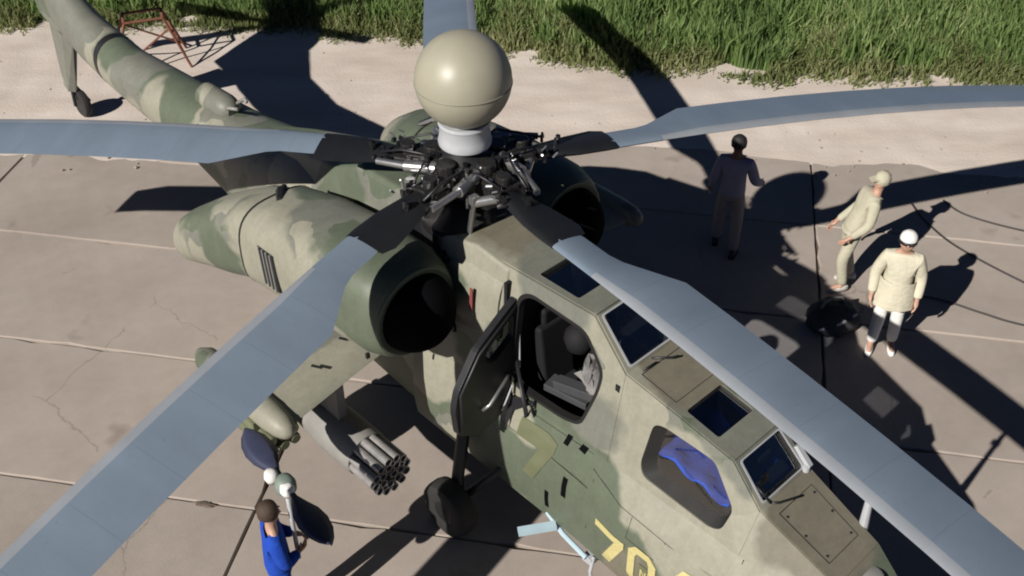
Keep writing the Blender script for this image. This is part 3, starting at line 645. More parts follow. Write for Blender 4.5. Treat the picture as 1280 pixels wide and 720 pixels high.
    for y, z in rot:
        if tb is None:
            tb = MB().lathe([(.047, .1), (.047, .56), (.039, .56), (.039, .2)], (0, 0, 0), 12, 'x').build('rocket_tube', 'tube', RP, ang=40); o = tb
            MB().lathe([(.038, .21), (.038, .215)], (0, 0, 0), 10, 'x')
        else:
            o = tb.copy(); COL.objects.link(o)
        o.location = (0, y, z)
    MB().lathe([(.215, .30), (.215, .33), (.20, .33), (.20, .30)], (0, 0, 0), 24, 'x').build('tube_disc', 'black', RP)
    # missile launcher outboard
    ML = empty('missile_launcher', (-.98, s * 2.24, 1.18), parent=HELI)
    MB().box((-.1, 0, .2), (.7, .28, .08)).build('launcher_rack', 'olive', ML); MB().box((-.35, 0, 0), (.05, .44, .36)).build('launcher_clamp', 'olive', ML); MB().box((.25, 0, 0), (.05, .44, .36)).build('launcher_clamp', 'olive', ML)
    for iy in (-1, 0, 1):
        for iz in (-1, 0):
            MB().lathe([(.055, -.50), (.066, -.48), (.066, .45), (.055, .48)], (0, iy * .14, iz * .15 - .0), 14, 'x').build('launch_tube', 'olive', ML, ang=40)
    # main gear
    MG = empty('main_gear', (.90, s * 1.16, 0), parent=HELI)
    MB().tube([(-.25, -s * .5, 1.35), (-.05, -s * .16, .62), (0, -s * .14, .34)], [.075, .07, .055], 12).tube([(.35, -s * .52, .9), (.05, -s * .15, .42)], .045, 10).tube([(0, -s * .2, .34), (0, s * .1, .34)], .05, 10).build('gear_leg', 'dark', MG, ang=50)
    wheel(MG, (0, 0, .34), .34, .26)

# ---- paint marks on the starboard flank
def decal(name, polys, m, off=.006):
    mb = MB()
    for poly in polys:
        pts = []
        for i, (x, z) in enumerate(poly):
            x2, z2 = poly[(i + 1) % len(poly)]; N = max(1, int(math.hypot(x2 - x, z2 - z) / .06))
            pts += [(x + (x2 - x) * k / N, z + (z2 - z) * k / N) for k in range(N)]
        xs = [p[0] for p in pts]; zs = [p[1] for p in pts]; nb = len(pts)
        gx, gz = np.meshgrid(np.arange(min(xs), max(xs), .045), np.arange(min(zs), max(zs), .045))
        inside = []
        for a, b in zip(gx.ravel(), gz.ravel()):
            c = False
            for i in range(nb):
                (x1, z1), (x2, z2) = pts[i], pts[(i + 1) % nb]
                if (z1 > b) != (z2 > b) and a < (x2 - x1) * (b - z1) / (z2 - z1) + x1: c = not c
            if c: inside.append((float(a), float(b)))
        vo, eo, fo, *_r = geometry.delaunay_2d_cdt([Vector(p) for p in pts + inside], [(i, (i + 1) % nb) for i in range(nb)], [list(range(nb))], 1, 1e-5)
        mb.add([sp(q.x, q.y, -1, off) for q in vo], [tuple(q) for q in fo])
    o = mb.build(name, m, HELI); sd2 = o.modifiers.new('s', 'SOLIDIFY'); sd2.thickness = .003; sd2.offset = 1
    return o
def glyph(x0, z0, w_, h_, strokes, sl=0.0):
    out = []
    for poly in strokes: out.append([(x0 + u * w_ + sl * v_, z0 + v_ * h_) for u, v_ in poly])
    return out
SEV = [[(0, 1), (1, 1), (1, .84), (.55, 0), (.27, 0), (.70, .82), (0, .82)]]
ZER = [[(.25, 1), (.75, 1), (1, .84), (1, .16), (.75, 0), (.5, 0), (.5, .15), (.68, .15), (.75, .24), (.75, .76), (.68, .85), (.32, .85), (.25, .76), (.25, .24), (.32, .15), (.5, .15), (.5, 0), (.25, 0), (0, .16), (0, .84)]]
FOU = [[(.55, 1), (.85, 1), (.85, .38), (1, .38), (1, .22), (.85, .22), (.85, 0), (.6, 0), (.6, .22), (0, .22), (0, .38)], ]
ZL = [[(.25, 1), (.5, 1), (.5, .85), (.32, .85), (.25, .76), (.25, .24), (.32, .15), (.5, .15), (.5, 0), (.25, 0), (0, .16), (0, .84)], [(.75, 1), (1, .84), (1, .16), (.75, 0), (.5, 0), (.5, .15), (.68, .15), (.75, .24), (.75, .76), (.68, .85), (.5, .85), (.5, 1)]]
decal('number_digit', glyph(2.64, .88, .40, .46, SEV), 'yellow')
decal('number_digit', glyph(3.10, .88, .34, .56, ZL), 'yellow')
decal('number_digit', glyph(3.50, .94, .38, .60, FOU), 'yellow')
decal('stencil_patch', glyph(3.24, 1.03, .12, .22, [[(0, 0), (1, 0), (1, 1), (0, 1)]]), 'olive', .006)
decal('stencil_letter', glyph(3.265, 1.09, .07, .10, [[(0, 0), (.2, 0), (.2, 1), (0, 1)], [(.2, 1), (.2, .75), (.8, 0), (.8, .25)], [(.8, 0), (1, 0), (1, 1), (.8, 1)]]), 'yellow', .0105)
decal('painted_over_digit', glyph(1.42, 1.12, .46, .66, [[(-.1, 1), (.7, 1.02), (1, .95), (1, .75), (.66, 0), (.32, .02), (.60, .66), (-.1, .64)]], .1), 'olive')
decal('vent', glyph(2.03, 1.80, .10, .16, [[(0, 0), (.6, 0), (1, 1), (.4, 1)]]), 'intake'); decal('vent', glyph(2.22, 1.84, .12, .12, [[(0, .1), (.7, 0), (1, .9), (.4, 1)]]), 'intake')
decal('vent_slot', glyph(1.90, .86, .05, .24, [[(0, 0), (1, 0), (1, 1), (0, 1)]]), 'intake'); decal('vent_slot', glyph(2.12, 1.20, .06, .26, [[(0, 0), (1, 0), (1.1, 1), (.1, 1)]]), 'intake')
# panel lines
def line(pts, name='panel_seam', r=.0035, off=.002): return MB().tube([sp(x, z, -1, off) for x, z in pts], r, 5).build(name, 'seal', HELI)
line([(2.45, 1.78), (2.9, 1.70), (3.5, 1.66), (4.2, 1.62), (4.7, 1.55)]); line([(3.45, 1.66), (3.47, 1.2), (3.47, .75)]); line([(1.3, 1.86), (1.9, 1.88), (2.4, 1.9)]); line([(2.50, 1.05), (2.50, 1.7)])
line([(2.45, 2.35), (2.58, 2.30)], 'grab_slot', .012); line([(2.68, 2.42), (2.8, 2.38)], 'grab_slot', .01)
line([(2.60, 2.0), (2.60, 2.4), (2.60, 2.85)]); line([(3.55, .8), (3.9, .84), (4.3, .9)]); line([(1.25, 1.55), (1.9, 1.56), (2.45, 1.55)]); line([(1.25, .95), (1.25, 1.8)]); line([(4.15, 1.1), (4.15, 1.9)]); line([(3.05, 1.68), (3.05, 1.45), (3.4, 1.44)])
for pts in ([(4.22, -.24, 2.30), (4.22, .24, 2.30), (4.75, .22, 2.095), (4.75, -.22, 2.095), (4.22, -.24, 2.30)], [(2.66, -.30, 2.925), (2.66, .30, 2.925), (3.05, .28, 2.835), (3.05, -.28, 2.835), (2.66, -.30, 2.925)]):
    MB().tube(pts, .0045, 5).build('hatch_seam', 'seal', HELI)
for x, y in ((4.28, -.2), (4.28, .2), (4.7, -.18), (4.7, .18), (4.48, -.2), (4.48, .2)): MB().lathe([(.012, -.004), (.012, .006), (.006, .009)], (x, y, rooff(x)[1] + .016), 8).build('hatch_screw', 'dark', HELI)
# wiper, probe, small fittings on the nose
MB().tube([(4.12, -.22, 2.34), (4.16, -.16, 2.33), (4.24, .06, 2.31)], .012).tube([(4.12, -.24, 2.35), (3.98, -.27, 2.47)], .009).build('windscreen_wiper', 'black', HELI, True)
MB().tube([(2.60, -.10, 2.96), (2.72, .05, 2.95), (2.74, .12, 2.94)], .012).tube([(2.66, -.1, 2.95), (2.64, -.26, 2.94)], .01).build('windscreen_wiper', 'black', HELI, True)
MB().box((4.03, .345, 2.44), (.22, .05, .06), (0, R(42), 0)).lathe([(.0, .03), (.035, .02), (.04, -.02)], (4.1, .31, 2.36), 12).build('windscreen_washer', 'lgrey', HELI)
pr_ = MB().tube([(4.72, .36, 2.02), (4.70, .37, 2.5), (4.69, .37, 2.82)], [.045, .03, .03], 10).tube([(4.69, .2, 2.8), (4.69, .54, 2.8)], .025, 8).box((4.69, .2, 2.82), (.1, .05, .05)).box((4.69, .54, 2.82), (.1, .05, .05)).build('air_data_probe', 'lgrey', HELI)
MB().lathe([(.12, 0), (.12, .03), (.10, .04), (.01, .042)], (5.02, .02, 1.945), 20).build('filler_cap', 'pod', HELI, ang=40)
# light blue step bracket low on the flank, belly aerials
MB().box((1.95, -.88, .66), (.09, .40, .05), (R(4), 0, R(-35))).tube([(1.9, -.68, .72), (2.15, -.7, .6), (2.5, -.72, .55)], .03).build('boarding_step', 'ltblue', HELI)
MB().tube([(2.55, -.66, .56), (2.58, -.74, .42), (2.6, -.74, .30)], .02).box((2.5, -.66, .5), (.12, .1, .09)).build('belly_fitting', 'lgrey', HELI)
# chin gun and sight, mostly outside the frame
MB().lathe([(.28, .25), (.3, .4), (.3, .55)], (4.3, 0, .02), 20).box((4.3, 0, .3), (.7, .3, .22)).tube([(4.5, 0, .32), (6.3, 0, .36)], .035, 10).build('chin_gun', 'dark', HELI)
MB().lathe([(.02, -.0), (.2, .04), (.24, .2), (.2, .36), (.02, .4)], (5.35, 0, .52), 20).build('sight_turret', 'dark', HELI, True)

# ---- main rotor
HZ = CAM_H - 5.99
MR = empty('main_rotor', (0, 0, HZ), parent=HELI)
LEo = .236; PIT = .077; DA, DB = -.004, .0132
AZ0 = .062 - PSI
def droop(r): return DA * r - DB * r * r
def blade_obj():
    top = []; rings = []
    st = [(1.50, .236, -.10, .055), (1.62, .236, -.12, .055), (1.95, .236, -.125, .055), (2.10, .236, -.16, .055), (2.62, .236, -.434, .06)]
    st += [(r, .236, -.434, .06 - .002 * (r - 2.6)) for r in (3.2, 4, 4.8, 5.6, 6.4, 7.2, 7.8, 8.25)] + [(8.6, .10, -.47, .03)]
    for r, le, te, th in st:
        c = le - te; ring = []
        for p, q in airfoil(c, th / 1.0): 
            o = le - p; ring.append((r, -o, droop(r) + o * PIT + q))
        rings.append(ring)
    return rings
BR = blade_obj()
blade_me = None
angs = {2: 90, 3: 18, 4: -54, 5: -126, 1: 162}
def cuff_mesh(parent):
    mb = MB(); rg = []
    for r, le, te, th in ((.62, .10, -.10, .10), (.85, .17, -.14, .09), (1.15, .235, -.19, .07), (1.45, .255, -.22, .06), (1.58, .25, -.17, .055)):
        rg.append([(r, -(le - p), droop(r) + (le - p) * PIT + q) for p, q in airfoil(le - te, th)])
    c_ = mb.loft(rg).build('blade_cuff', 'cuff', parent, ang=50); return c_
for k, a in angs.items():
    RA = empty('rotor_blade', parent=MR); RA.rotation_euler = (0, 0, AZ0 + R(a))
    if blade_me is None:
        MBx = MB().loft(BR); bl = MBx.build('blade_skin', 'blade', RA, ang=60); blade_me = bl.data
        blade_me.materials.append(M['blade_edge'])
        for p in blade_me.polygons:
            c = p.center
            if c.x > 2.2 and -c.y > .13: p.material_index = 1
        cuf = cuff_mesh(RA)
        # trim tab strip and root bolts
        # arm, hinge block, damper, pitch horn
        arm = MB().box((.38, 0, -.01), (.36, .24, .22)).box((.60, 0, 0), (.22, .30, .14)).tube([(.33, 0, -.20), (.33, 0, .19)], .10, 14).tube([(.60, 0, -.15), (.60, 0, .17)], .075, 14).build('hinge_arm', 'oily', RA); bevel(arm, .012)
        dam = MB().tube([(.26, .27, .08), (.54, .28, .07)], .062, 12).tube([(.54, .28, .07), (.86, .20, .03)], .036, 10).tube([(.22, .27, .08), (.27, .27, .08)], .075, 12).build('lead_lag_damper', 'steel', RA, ang=40)
        ph = MB().tube([(.66, -.10, -.02), (.52, -.30, -.06)], .05, 10).tube([(.52, -.30, -.02), (.38, -.27, -.55)], .027, 10).box((.52, -.30, -.03), (.08, .08, .09)).build('pitch_link', 'steel', RA, ang=40)
        bits = MB(); rr_ = random.Random(3)
        for q in range(24):
            x = rr_.uniform(.18, 1.0); y = rr_.uniform(-.24, .24) * (1 - .3 * x); z = rr_.uniform(.02, .17) - .05 * x
            if rr_.random() < .55: bits.tube([(x, y, z - .05), (x, y, z + .03)], rr_.uniform(.014, .032), 7)
            else: bits.box((x, y, z), (rr_.uniform(.03, .10), rr_.uniform(.02, .06), rr_.uniform(.02, .05)), (rr_.uniform(-.4, .4), rr_.uniform(-.4, .4), rr_.uniform(0, 3)))
        bits = bits.build('hub_fasteners', 'hubmetal', RA); tag(bits, kind='stuff')
        gl2 = MB(); rr_ = random.Random(11)
        for q in range(14):
            x = rr_.uniform(.2, .95); y = rr_.uniform(-.26, .26); z = rr_.uniform(.06, .17) - .05 * x
            gl2.tube([(x, y, z), (x + rr_.uniform(-.06, .06), y + rr_.uniform(-.06, .06), z + rr_.uniform(0, .05))], rr_.uniform(.008, .017), 7)
        glint = gl2.build('glint_bits', 'steel', RA, ang=40); tag(glint, kind='stuff')  # small steel bits added as bright glints on the hub
        hose = MB().tube([(.2, .16, .12), (.4, .22, .2), (.62, .14, .16), (.85, .10, .08)], .014, 7).tube([(.22, -.16, .1), (.42, -.2, .18), (.7, -.12, .12)], .012, 7).build('hydraulic_hose', 'black', RA, True)
        first = [cuf, glint, arm, dam, ph, bits, hose]
    else:
        for src in [bl] + first:
            o = src.copy(); COL.objects.link(o); o.parent = RA
MB().lathe([(.16, -.62), (.17, -.2), (.30, -.17), (.33, -.08), (.33, .10), (.24, .17), (.18, .22), (.18, .36)], (0, 0, 0), 30).build('rotor_hub', 'dark', MR, ang=40)
MB().lathe([(.34, -.66), (.48, -.64), (.50, -.52), (.40, -.46), (.3, -.36), (.2, -.33)], (0, 0, 0), 30).build('swashplate', 'oily', MR, ang=40)
for k in range(5):
    a = AZ0 + R(54 + 72 * k); ca, sa = math.cos(a), math.sin(a)
    MB().tube([(.28 * ca, .28 * sa, .12), (.52 * ca, .52 * sa, .05), (.60 * ca, .60 * sa, -.12)], [.03, .024, .02], 8).box((.36 * ca, .36 * sa, .1), (.20, .07, .06), (0, 0, a)).tube([(.38 * ca, .38 * sa, -.05), (.40 * ca, .40 * sa, .19)], .03, 9).build('hub_bracket', 'oily', MR)
MB().lathe([(.235, .26), (.262, .262), (.268, .30), (.255, .34), (.248, .46), (.262, .49), (.255, .52), (.2, .52)], (0, 0, 0), 36).build('mast_collar', 'lgrey', MR, ang=35)
pr = []
for t in np.linspace(-90, 90, 30):
    r = .467 * math.cos(R(t)); z = .467 * math.sin(R(t)) * (1.0)
    pr.append((max(r, .001), z))
pr = [p for p in pr if p[1] > -.425] 
RD = MB().lathe(pr, (0, 0, .945), 48).build('radome', 'dome', MR, True)
MB().lathe([(.196, .515), (.215, .522), (.215, .545), (.19, .545)], (0, 0, 0), 36).build('radome_base_ring', 'steel', MR, ang=40)
MB().lathe([(.4655, -.03), (.4715, -.028), (.4715, -.018), (.4655, -.016)], (0, 0, .945), 64).build('radome_seam', 'dome_seam', MR, True)
# gearbox top between the nacelles, dark
gb = MB().lathe([(.62, 2.75), (.6, 3.05), (.45, 3.12), (.3, 3.2), (.24, 3.3)], (0, 0, 0), 28).build('gearbox_cover', 'dark', HELI, ang=40)
MB().box((-.12, 0, 2.95), (.7, 1.5, .3)).build('engine_deck', 'interior', HELI)

# ================================================================= PEOPLE
def skin_mesh(name, joints, edges, root, m, parent, sub=1):
    names = list(joints); me = bpy.data.meshes.new(name)
    me.from_pydata([joints[n][0] for n in names], [(names.index(a), names.index(b)) for a, b in edges], [])
    o = link(name, me, m, parent)
    sk = o.modifiers.new('skin', 'SKIN'); sk.use_smooth_shade = True; sk.branch_smoothing = .3
    for i, n in enumerate(names):
        r = joints[n][1]; r = r if hasattr(r, '__len__') else (r, r)
        me.skin_vertices[0].data[i].radius = r; me.skin_vertices[0].data[i].use_root = (n == root)
    sb = o.modifiers.new('sub', 'SUBSURF'); sb.levels = sub; sb.render_levels = sub + 1
    return o
def person(loc, rz, label, pose, colors, hat=None, coat=None, scale=1.0, group=None):
    root = empty('person', loc, rz); root.scale = (scale,) * 3
    tag(root, label, 'person', group)
    J = {}
    def V(a): return Vector(a)
    P0 = dict(pelvis=(0, 0, .98), spine=(0, 0, 1.18), chest=(0, 0, 1.38), neck=(0, .0, 1.53), jaw=(0, .02, 1.60), head=(0, .015, 1.68), crown=(0, 0, 1.755), nose=(0, .115, 1.665))
    P0.update(pose)
    for n, r in (('pelvis', (.15, .11)), ('spine', (.135, .10)), ('chest', (.16, .11)), ('neck', .055), ('jaw', (.066, .075)), ('head', (.078, .095)), ('crown', (.06, .07)), ('nose', .014)): J[n] = (P0[n], r)
    E = [('pelvis', 'spine'), ('spine', 'chest'), ('chest', 'neck'), ('neck', 'jaw'), ('jaw', 'head'), ('head', 'crown'), ('head', 'nose')]
    for s, t in ((-1, 'l'), (1, 'r')):
        d = {'sh': (s * .185, 0, 1.43), 'el': (s * .25, -.02, 1.14), 'wr': (s * .25, .06, .90), 'hip': (s * .095, 0, .90), 'kn': (s * .11, .02, .50), 'an': (s * .12, -.02, .09), 'toe': (s * .14, .15, .04)}
        for n in d:
            if t + n in pose: d[n] = pose[t + n]
            J[t + n] = (d[n], {'sh': .062, 'el': .045, 'wr': .032, 'hip': .088, 'kn': .062, 'an': .045, 'toe': .036}[n])
        E += [('chest', t + 'sh'), (t + 'sh', t + 'el'), (t + 'el', t + 'wr'), ('pelvis', t + 'hip'), (t + 'hip', t + 'kn'), (t + 'kn', t + 'an'), (t + 'an', t + 'toe')]
        wv = V(d['wr']); dirv = (wv - V(d['el'])).normalized(); sdv = dirv.cross(Vector((s, 0, .2))).normalized()
        pm = wv + dirv * .075; J[t + 'palm'] = (tuple(pm), (.036, .018)); E.append((t + 'wr', t + 'palm'))
        nrm = dirv.cross(sdv)
        for q, (o_, ln) in enumerate(((-.03, .062), (-.01, .075), (.01, .07), (.03, .055))):
            k1 = pm + dirv * .035 + sdv * o_; k2 = k1 + dirv * ln * .6 + nrm * .012; k3 = k2 + dirv * ln * .4 + nrm * .022
            for nm, pt in (('a', k1), ('b', k2), ('c', k3)): J[f'{t}f{q}{nm}'] = (tuple(pt), .009)
            E += [(t + 'palm', f'{t}f{q}a'), (f'{t}f{q}a', f'{t}f{q}b'), (f'{t}f{q}b', f'{t}f{q}c')]
        k1 = wv + dirv * .04 - sdv * .035; k2 = k1 + dirv * .035 - sdv * .025; J[t + 'th1'] = (tuple(k1), .011); J[t + 'th2'] = (tuple(k2), .009)
        E += [(t + 'wr', t + 'th1'), (t + 'th1', t + 'th2')]
    for s, t in ((-1, 'l'), (1, 'r')):
        hp = V(P0['head']); J[t + 'ear'] = (tuple(hp + Vector((s * .098, -.01, -.005))), .016); E.append(('head', t + 'ear'))
    body = skin_mesh('body', J, E, 'pelvis', colors['skin'], root, 1)
    hp = V(P0['head'])
    for s in (-1, 1): MB().lathe([(.001, -.011), (.011, 0), (.001, .011)], tuple(hp + Vector((s * .035, .092, .01))), 8).build('eye', 'eye', root, True)
    # shirt / jacket
    k = colors.get('bulk', 1.0)
    JJ = {'hem': (tuple(V(P0['pelvis']) + Vector((0, 0, -.10))), (.17 * k, .135 * k)), 'pelvis': (P0['pelvis'], (.175 * k, .135 * k)), 'spine': (P0['spine'], (.165 * k, .13 * k)), 'chest': (P0['chest'], (.185 * k, .138 * k)), 'collar': (tuple(V(P0['chest']).lerp(V(P0['neck']), .75)), (.085, .08))}
    EE = [('hem', 'pelvis'), ('pelvis', 'spine'), ('spine', 'chest'), ('chest', 'collar')]
    for t in 'lr':
        if colors.get('short'):
            JJ[t + 'sh'] = (J[t + 'sh'][0], .085 * k); JJ[t + 'el'] = (tuple(V(J[t + 'sh'][0]).lerp(V(J[t + 'el'][0]), .8)), .07 * k); EE += [('chest', t + 'sh'), (t + 'sh', t + 'el')]; continue
        JJ[t + 'sh'] = (J[t + 'sh'][0], .085 * k); JJ[t + 'el'] = (J[t + 'el'][0], .066 * k); JJ[t + 'wr'] = (J[t + 'wr'][0], .05 * k)
        EE += [('chest', t + 'sh'), (t + 'sh', t + 'el'), (t + 'el', t + 'wr')]
    skin_mesh('jacket', JJ, EE, 'chest', colors['top'], root, 2)
    TT = {'pelvis': (P0['pelvis'], (.135, .105))}; ET = []
    for t in 'lr':
        TT[t + 'hip'] = (J[t + 'hip'][0], .10); TT[t + 'kn'] = (J[t + 'kn'][0], .085); TT[t + 'an'] = (J[t + 'an'][0], .072)
        ET += [('pelvis', t + 'hip'), (t + 'hip', t + 'kn'), (t + 'kn', t + 'an')]
    skin_mesh('trousers', TT, ET, 'pelvis', colors['legs'], root, 2)
    for t in 'lr':
        a = V(J[t + 'an'][0]); b_ = V(J[t + 'toe'][0]); u = (b_ - a); u.z = 0; u.normalize(); sidev = Vector((-u.y, u.x, 0)); rg = []
        for q, wdt, hh in ((-.09, .03, .07), (-.06, .042, .10), (.02, .045, .10), (.10, .05, .065), (.17, .042, .05), (.205, .02, .035)):
            c = Vector((a.x, a.y, a.z - .09)) + u * q; rg.append([c - sidev * wdt, c + sidev * wdt, c + sidev * wdt * .8 + Vector((0, 0, hh)), c - sidev * wdt * .8 + Vector((0, 0, hh))])
        sh_ = MB().loft(rg).build('shoe', colors['shoe'], root, True)
    if coat:   # flared skirt of a long jacket
        pv = V(P0['pelvis']); rg = []
        for z, a, b_ in coat:
            rg.append([(pv.x + a * math.cos(2 * math.pi * q / 20) * (1 + .05 * math.sin(5 * q)), pv.y + b_ * math.sin(2 * math.pi * q / 20) * (1 + .05 * math.cos(3 * q)), z) for q in range(20)])
        MB().loft(rg, cap=False).build('coat_skirt', colors['top'], root, True)
    up = (V(P0['crown']) - V(P0['neck'])).normalized()
    hr = MB().lathe([(.001, .105), (.05, .098), (.088, .065), (.104, .015), (.10, -.05), (.088, -.06)], (0, 0, 0), 18).build('hair' if hat is None else 'head_cover', colors['hair'], root, True)
    hr.location = hp + Vector((0, -.018, .03)); hr.rotation_euler = up.to_track_quat('Z', 'Y').to_euler()
    if hat == 'band':
        bnd = MB().lathe([(.106, -.03), (.112, -.028), (.112, .012), (.106, .014)], (0, 0, 0), 18).build('head_band', 'black', root, True); bnd.location = hr.location + Vector((0, 0, -.02)); bnd.rotation_euler = hr.rotation_euler
    if hat == 'cap':
        pk = MB().loft([[(-.07, .07, .0), (.07, .07, .0), (.07, .07, .012), (-.07, .07, .012)], [(-.05, .17, -.02), (.05, .17, -.02), (.05, .17, -.01), (-.05, .17, -.01)]]).build('cap_peak', colors['hair'], root); pk.location = hr.location; pk.rotation_euler = hr.rotation_euler
    return root
# 1 cream jacket, white cap with dark band, hands down
person((4.86, 11.12, 0), R(165), 'person in a long cream jacket and white cap with dark band, standing arms down', dict(lwr=(-.27, .08, .88), rwr=(.27, .08, .88), lel=(-.27, -.03, 1.14), rel=(.27, -.03, 1.14), head=(0, .03, 1.675), jaw=(0, .04, 1.595), nose=(0, .13, 1.65), lkn=(-.11, .0, .5), rkn=(.11, .06, .5), ran=(.13, .06, .09), rtoe=(.15, .23, .04)),
       dict(skin='skin', top='cream_cloth', legs='white_cloth', shoe='white_cloth', hair='white_cloth', bulk=1.16), hat='band', coat=[(1.12, .215, .17), (.95, .235, .19), (.80, .265, .215), (.74, .27, .22)], scale=1.03)
# 2 khaki uniform, leaning with one arm stretched out to the helicopter
person((4.62, 12.42, 0), R(98), 'person in khaki work clothes and peaked cap leaning back, behind the cream jacket person', dict(pelvis=(0, -.02, .98), spine=(0, -.09, 1.18), chest=(.0, -.18, 1.38), neck=(0, -.24, 1.52), jaw=(0, -.24, 1.59), head=(0, -.25, 1.67), crown=(0, -.26, 1.745), nose=(0, -.15, 1.655),
       lsh=(-.18, -.15, 1.42), rsh=(.18, -.19, 1.42), lel=(-.27, -.08, 1.15), lwr=(-.24, .12, .98), rel=(.27, -.2, 1.16), rwr=(.24, .10, .92), lkn=(-.11, .10, .51), lan=(-.12, .02, .09), ltoe=(-.13, .19, .04), rkn=(.11, -.06, .5), ran=(.12, -.18, .09), rtoe=(.14, -.01, .04)),
       dict(skin='skin', top='khaki_cloth', legs='khaki_cloth', shoe='pale_trouser', hair='khaki_cloth', bulk=1.06), hat='cap', scale=1.03)
# 3 lilac shirt, dark hair, walking in the shade
person((3.12, 13.28, 0), R(-20), 'dark haired person in a lilac grey shirt standing in the shadow behind the helicopter', dict(lwr=(-.30, .10, .92), rel=(.28, .0, 1.16), rwr=(.34, .20, 1.04), lkn=(-.13, .08, .5), lan=(-.15, .10, .09), ltoe=(-.17, .27, .04), rkn=(.12, -.02, .5), ran=(.14, -.14, .09), rtoe=(.16, .03, .04)),
       dict(skin='skin_dark', top='lilac', legs='darktrouser', shoe='black', hair='hair_black', bulk=1.1), scale=1.06)
# 4 blue overalls, holding a two-paddle device overhead
BP = person((-2.27, 6.862, 0), R(-70), 'brown haired person in blue overalls holding a propeller on a pole beside the stub wing', dict(lel=(-.23, .05, 1.16), lwr=(-.08, .20, 1.22), rel=(.23, .05, 1.14), rwr=(.08, .20, 1.12)),
       dict(skin='skin', top='blue_cloth', legs='blue_cloth', shoe='black', hair='hair_brown', bulk=1.08))
# paddle device resting in the raised hands
PD = empty('two_bladed_propeller', (-2.08, 6.93, 1.99), 0)
tag(PD, 'two-bladed propeller with dark oval blades raised on a pole near the wing tip', 'propeller')
MB().lathe([(.02, .10), (.07, .09), (.10, .02), (.10, -.05), (.06, -.09)], (0, 0, 0), 20).build('hub', 'hubgreen', PD, True)
MB().tube([(0, 0, -1.05), (0, 0, -.06)], .022, 10).build('pole', 'lgrey', PD, True)
PDA = math.atan2(-1.0, .62)
for s in (0, 1):
    a = PDA + math.pi * s + R(4); c, s_ = math.cos(a), math.sin(a); rg = []
    for r, wd in ((.08, .03), (.18, .035), (.28, .075), (.40, .125), (.54, .145), (.68, .125), (.79, .075), (.845, .03), (.86, .008)):
        rg.append([(r * c - q * s_, r * s_ + q * c, zz) for q, zz in ((-wd, .025 * s_ * 0 + .02), (-wd * .5, .034), (wd * .5, .022), (wd, -.01), (wd * .5, .002), (-wd * .5, .014))])
    bl_ = MB().loft(rg).build('propeller_blade', 'paddle', PD, True)
for s in (-1, 1):
    c, s_ = math.cos(PDA), math.sin(PDA)
    MB().lathe([(.02, .07), (.06, .06), (.07, 0), (.05, -.06)], (s * .13 * c * .3 - .12 * (1 if s < 0 else -.1), s * .16 * s_ * .6, .02), 14).build('balance_weight', 'white', PD, True)

# ================================================================= GROUND CLUTTER
def cable(pts, label, r=.014):
    P_ = [Vector((x, y, .02)) for x, y in pts]; out = []
    for i in range(len(P_) - 1):
        p0, p1, p2_, p3 = P_[max(i - 1, 0)], P_[i], P_[i + 1], P_[min(i + 2, len(P_) - 1)]
        for q in range(8):
            t = q / 8; out.append(.5 * ((2 * p1) + (p2_ - p0) * t + (2 * p0 - 5 * p1 + 4 * p2_ - p3) * t * t + (3 * p1 - p0 - 3 * p2_ + p3) * t ** 3))
    out.append(P_[-1]); o = MB().tube(out, r, 6).build('ground_cable', 'cable', None, True)
    tag(o, label, 'cable', 'black cables on the concrete'); return o
cable([(6.20, 14.42), (6.28, 13.95), (6.55, 13.3), (7.24, 12.44), (8.2, 11.5), (9.6, 10.6)], 'black cable with a hooked end passing behind the person in the cream jacket')
cable([(6.72, 14.52), (6.95, 14.12), (7.69, 13.70), (8.8, 13.35), (10.5, 13.2)], 'uppermost black cable curving across the concrete by the right edge')
cable([(5.2, 12.25), (5.89, 12.08), (6.4, 11.78), (6.91, 11.51), (8.2, 11.1), (9.6, 11.0)], 'lowest black cable on the lit concrete, under the shadow of the cream jacket person')
# added dark bag, standing in for cockpit window light beside the two people
def bag(loc, label):
    root = empty('stand_in_bag', loc, R(25)); tag(root, label, 'bag')
    rg = []
    for t, a, z in ((0, .20, 0), (.1, .33, .02), (.3, .38, .10), (.6, .36, .20), (.85, .26, .29), (1, .10, .33)):
        rg.append([(a * math.cos(2 * math.pi * q / 24) * (1 + .06 * math.sin(3 * q)), a * .86 * math.sin(2 * math.pi * q / 24) * (1 + .05 * math.cos(5 * q + 9 * t)), z + .015 * math.sin(4 * q)) for q in range(24)])
    MB().loft(rg).build('bag_body', mat('black_canvas', (.03, .03, .032), .7, bump=.8, bscale=14), root, True)
    MB().tube([(-.2, .05, .28), (-.14, .06, .38), (.0, .06, .41), (.14, .06, .38), (.2, .05, .28)], .018, 7).build('bag_handle', 'greyclo', root, True)
    MB().tube([(-.34, -.14, .12), (-.1, -.26, .24), (.2, -.2, .25), (.36, -.02, .12)], .02, 7).build('bag_strap', 'lgrey', root, True)
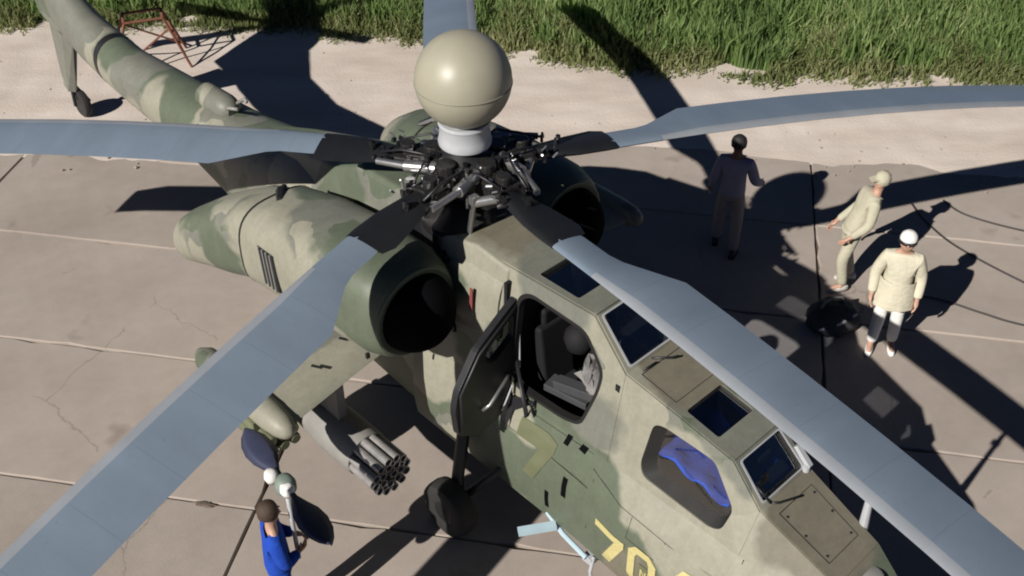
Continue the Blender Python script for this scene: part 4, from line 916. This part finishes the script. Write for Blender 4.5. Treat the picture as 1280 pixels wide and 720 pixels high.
bag((4.32, 11.56, .0), 'dark bag shape with a pale strap, standing in for cockpit window light by the people')
rm = random.Random(21)
def smear(x, y, a, b_, rot, label, m):
    n = 26; rg = []
    for kk, z in ((1, .002), (.82, .014), (.4, .02)):
        rr2 = random.Random(int(x * 100))
        rg.append([(kk * a * math.cos(2 * math.pi * q / n) * rr2.uniform(.72, 1.1), kk * b_ * math.sin(2 * math.pi * q / n) * rr2.uniform(.72, 1.1), z) for q in range(n)])
    o = MB().loft(rg).build('mud_patch', m, None, True); o.location = (x, y, 0); o.rotation_euler = (0, 0, rot); tag(o, label, 'mud')
MUD = mat('dried_mud', (.12, .092, .07), .95, noise_amt=.3, scale=14, bump=.6, bscale=40)
smear(-3.47, 8.40, .15, .05, R(-12), 'small brown mud patch on the slab joint beside the rotor blade at lower left', MUD)
# rusty trestle by the tail
RT = empty('rusty_trestle', (-6.75, 19.1, 0), R(20)); RT.scale = (1.25, 1.25, 1.15); tag(RT, 'rusty brown metal trestle frame standing by the tail boom near the grass', 'trestle')
ft = [(-.55, -.35), (.55, -.35), (.55, .35), (-.55, .35)]
for x, y in ft: MB().tube([(x, y, 0), (x * .5, y * .5, .85)], .022, 6).build('leg', 'rust', RT)
for i in range(4):
    x, y = ft[i]; x2, y2 = ft[(i + 1) % 4]
    MB().tube([(x * .93, y * .93, .12), (x2 * .6, y2 * .6, .68)], .016, 6).build('brace', 'rust', RT); MB().tube([(x * .5, y * .5, .85), (x2 * .5, y2 * .5, .85)], .022, 6).build('top_rail', 'rust', RT)
# loose stones along the verge
sv = MB(); rs = random.Random(5)
for q in range(260):
    x = rs.uniform(-12, 12); y = rs.uniform(sand_front(x) - .5, grass_edge(x)); r = rs.uniform(.008, .03) * (1.6 if rs.random() < .08 else 1)
    sv.lathe([(r * .3, r * .6), (r, r * .2), (r * .8, -r * .3)], (x, y, .02), 5)
stn = sv.build('loose_gravel', mat('gravel_stone', (.30, .26, .22), .9, noise_amt=.4)); tag(stn, 'scattered small stones on the sandy strip', 'gravel', kind='stuff')
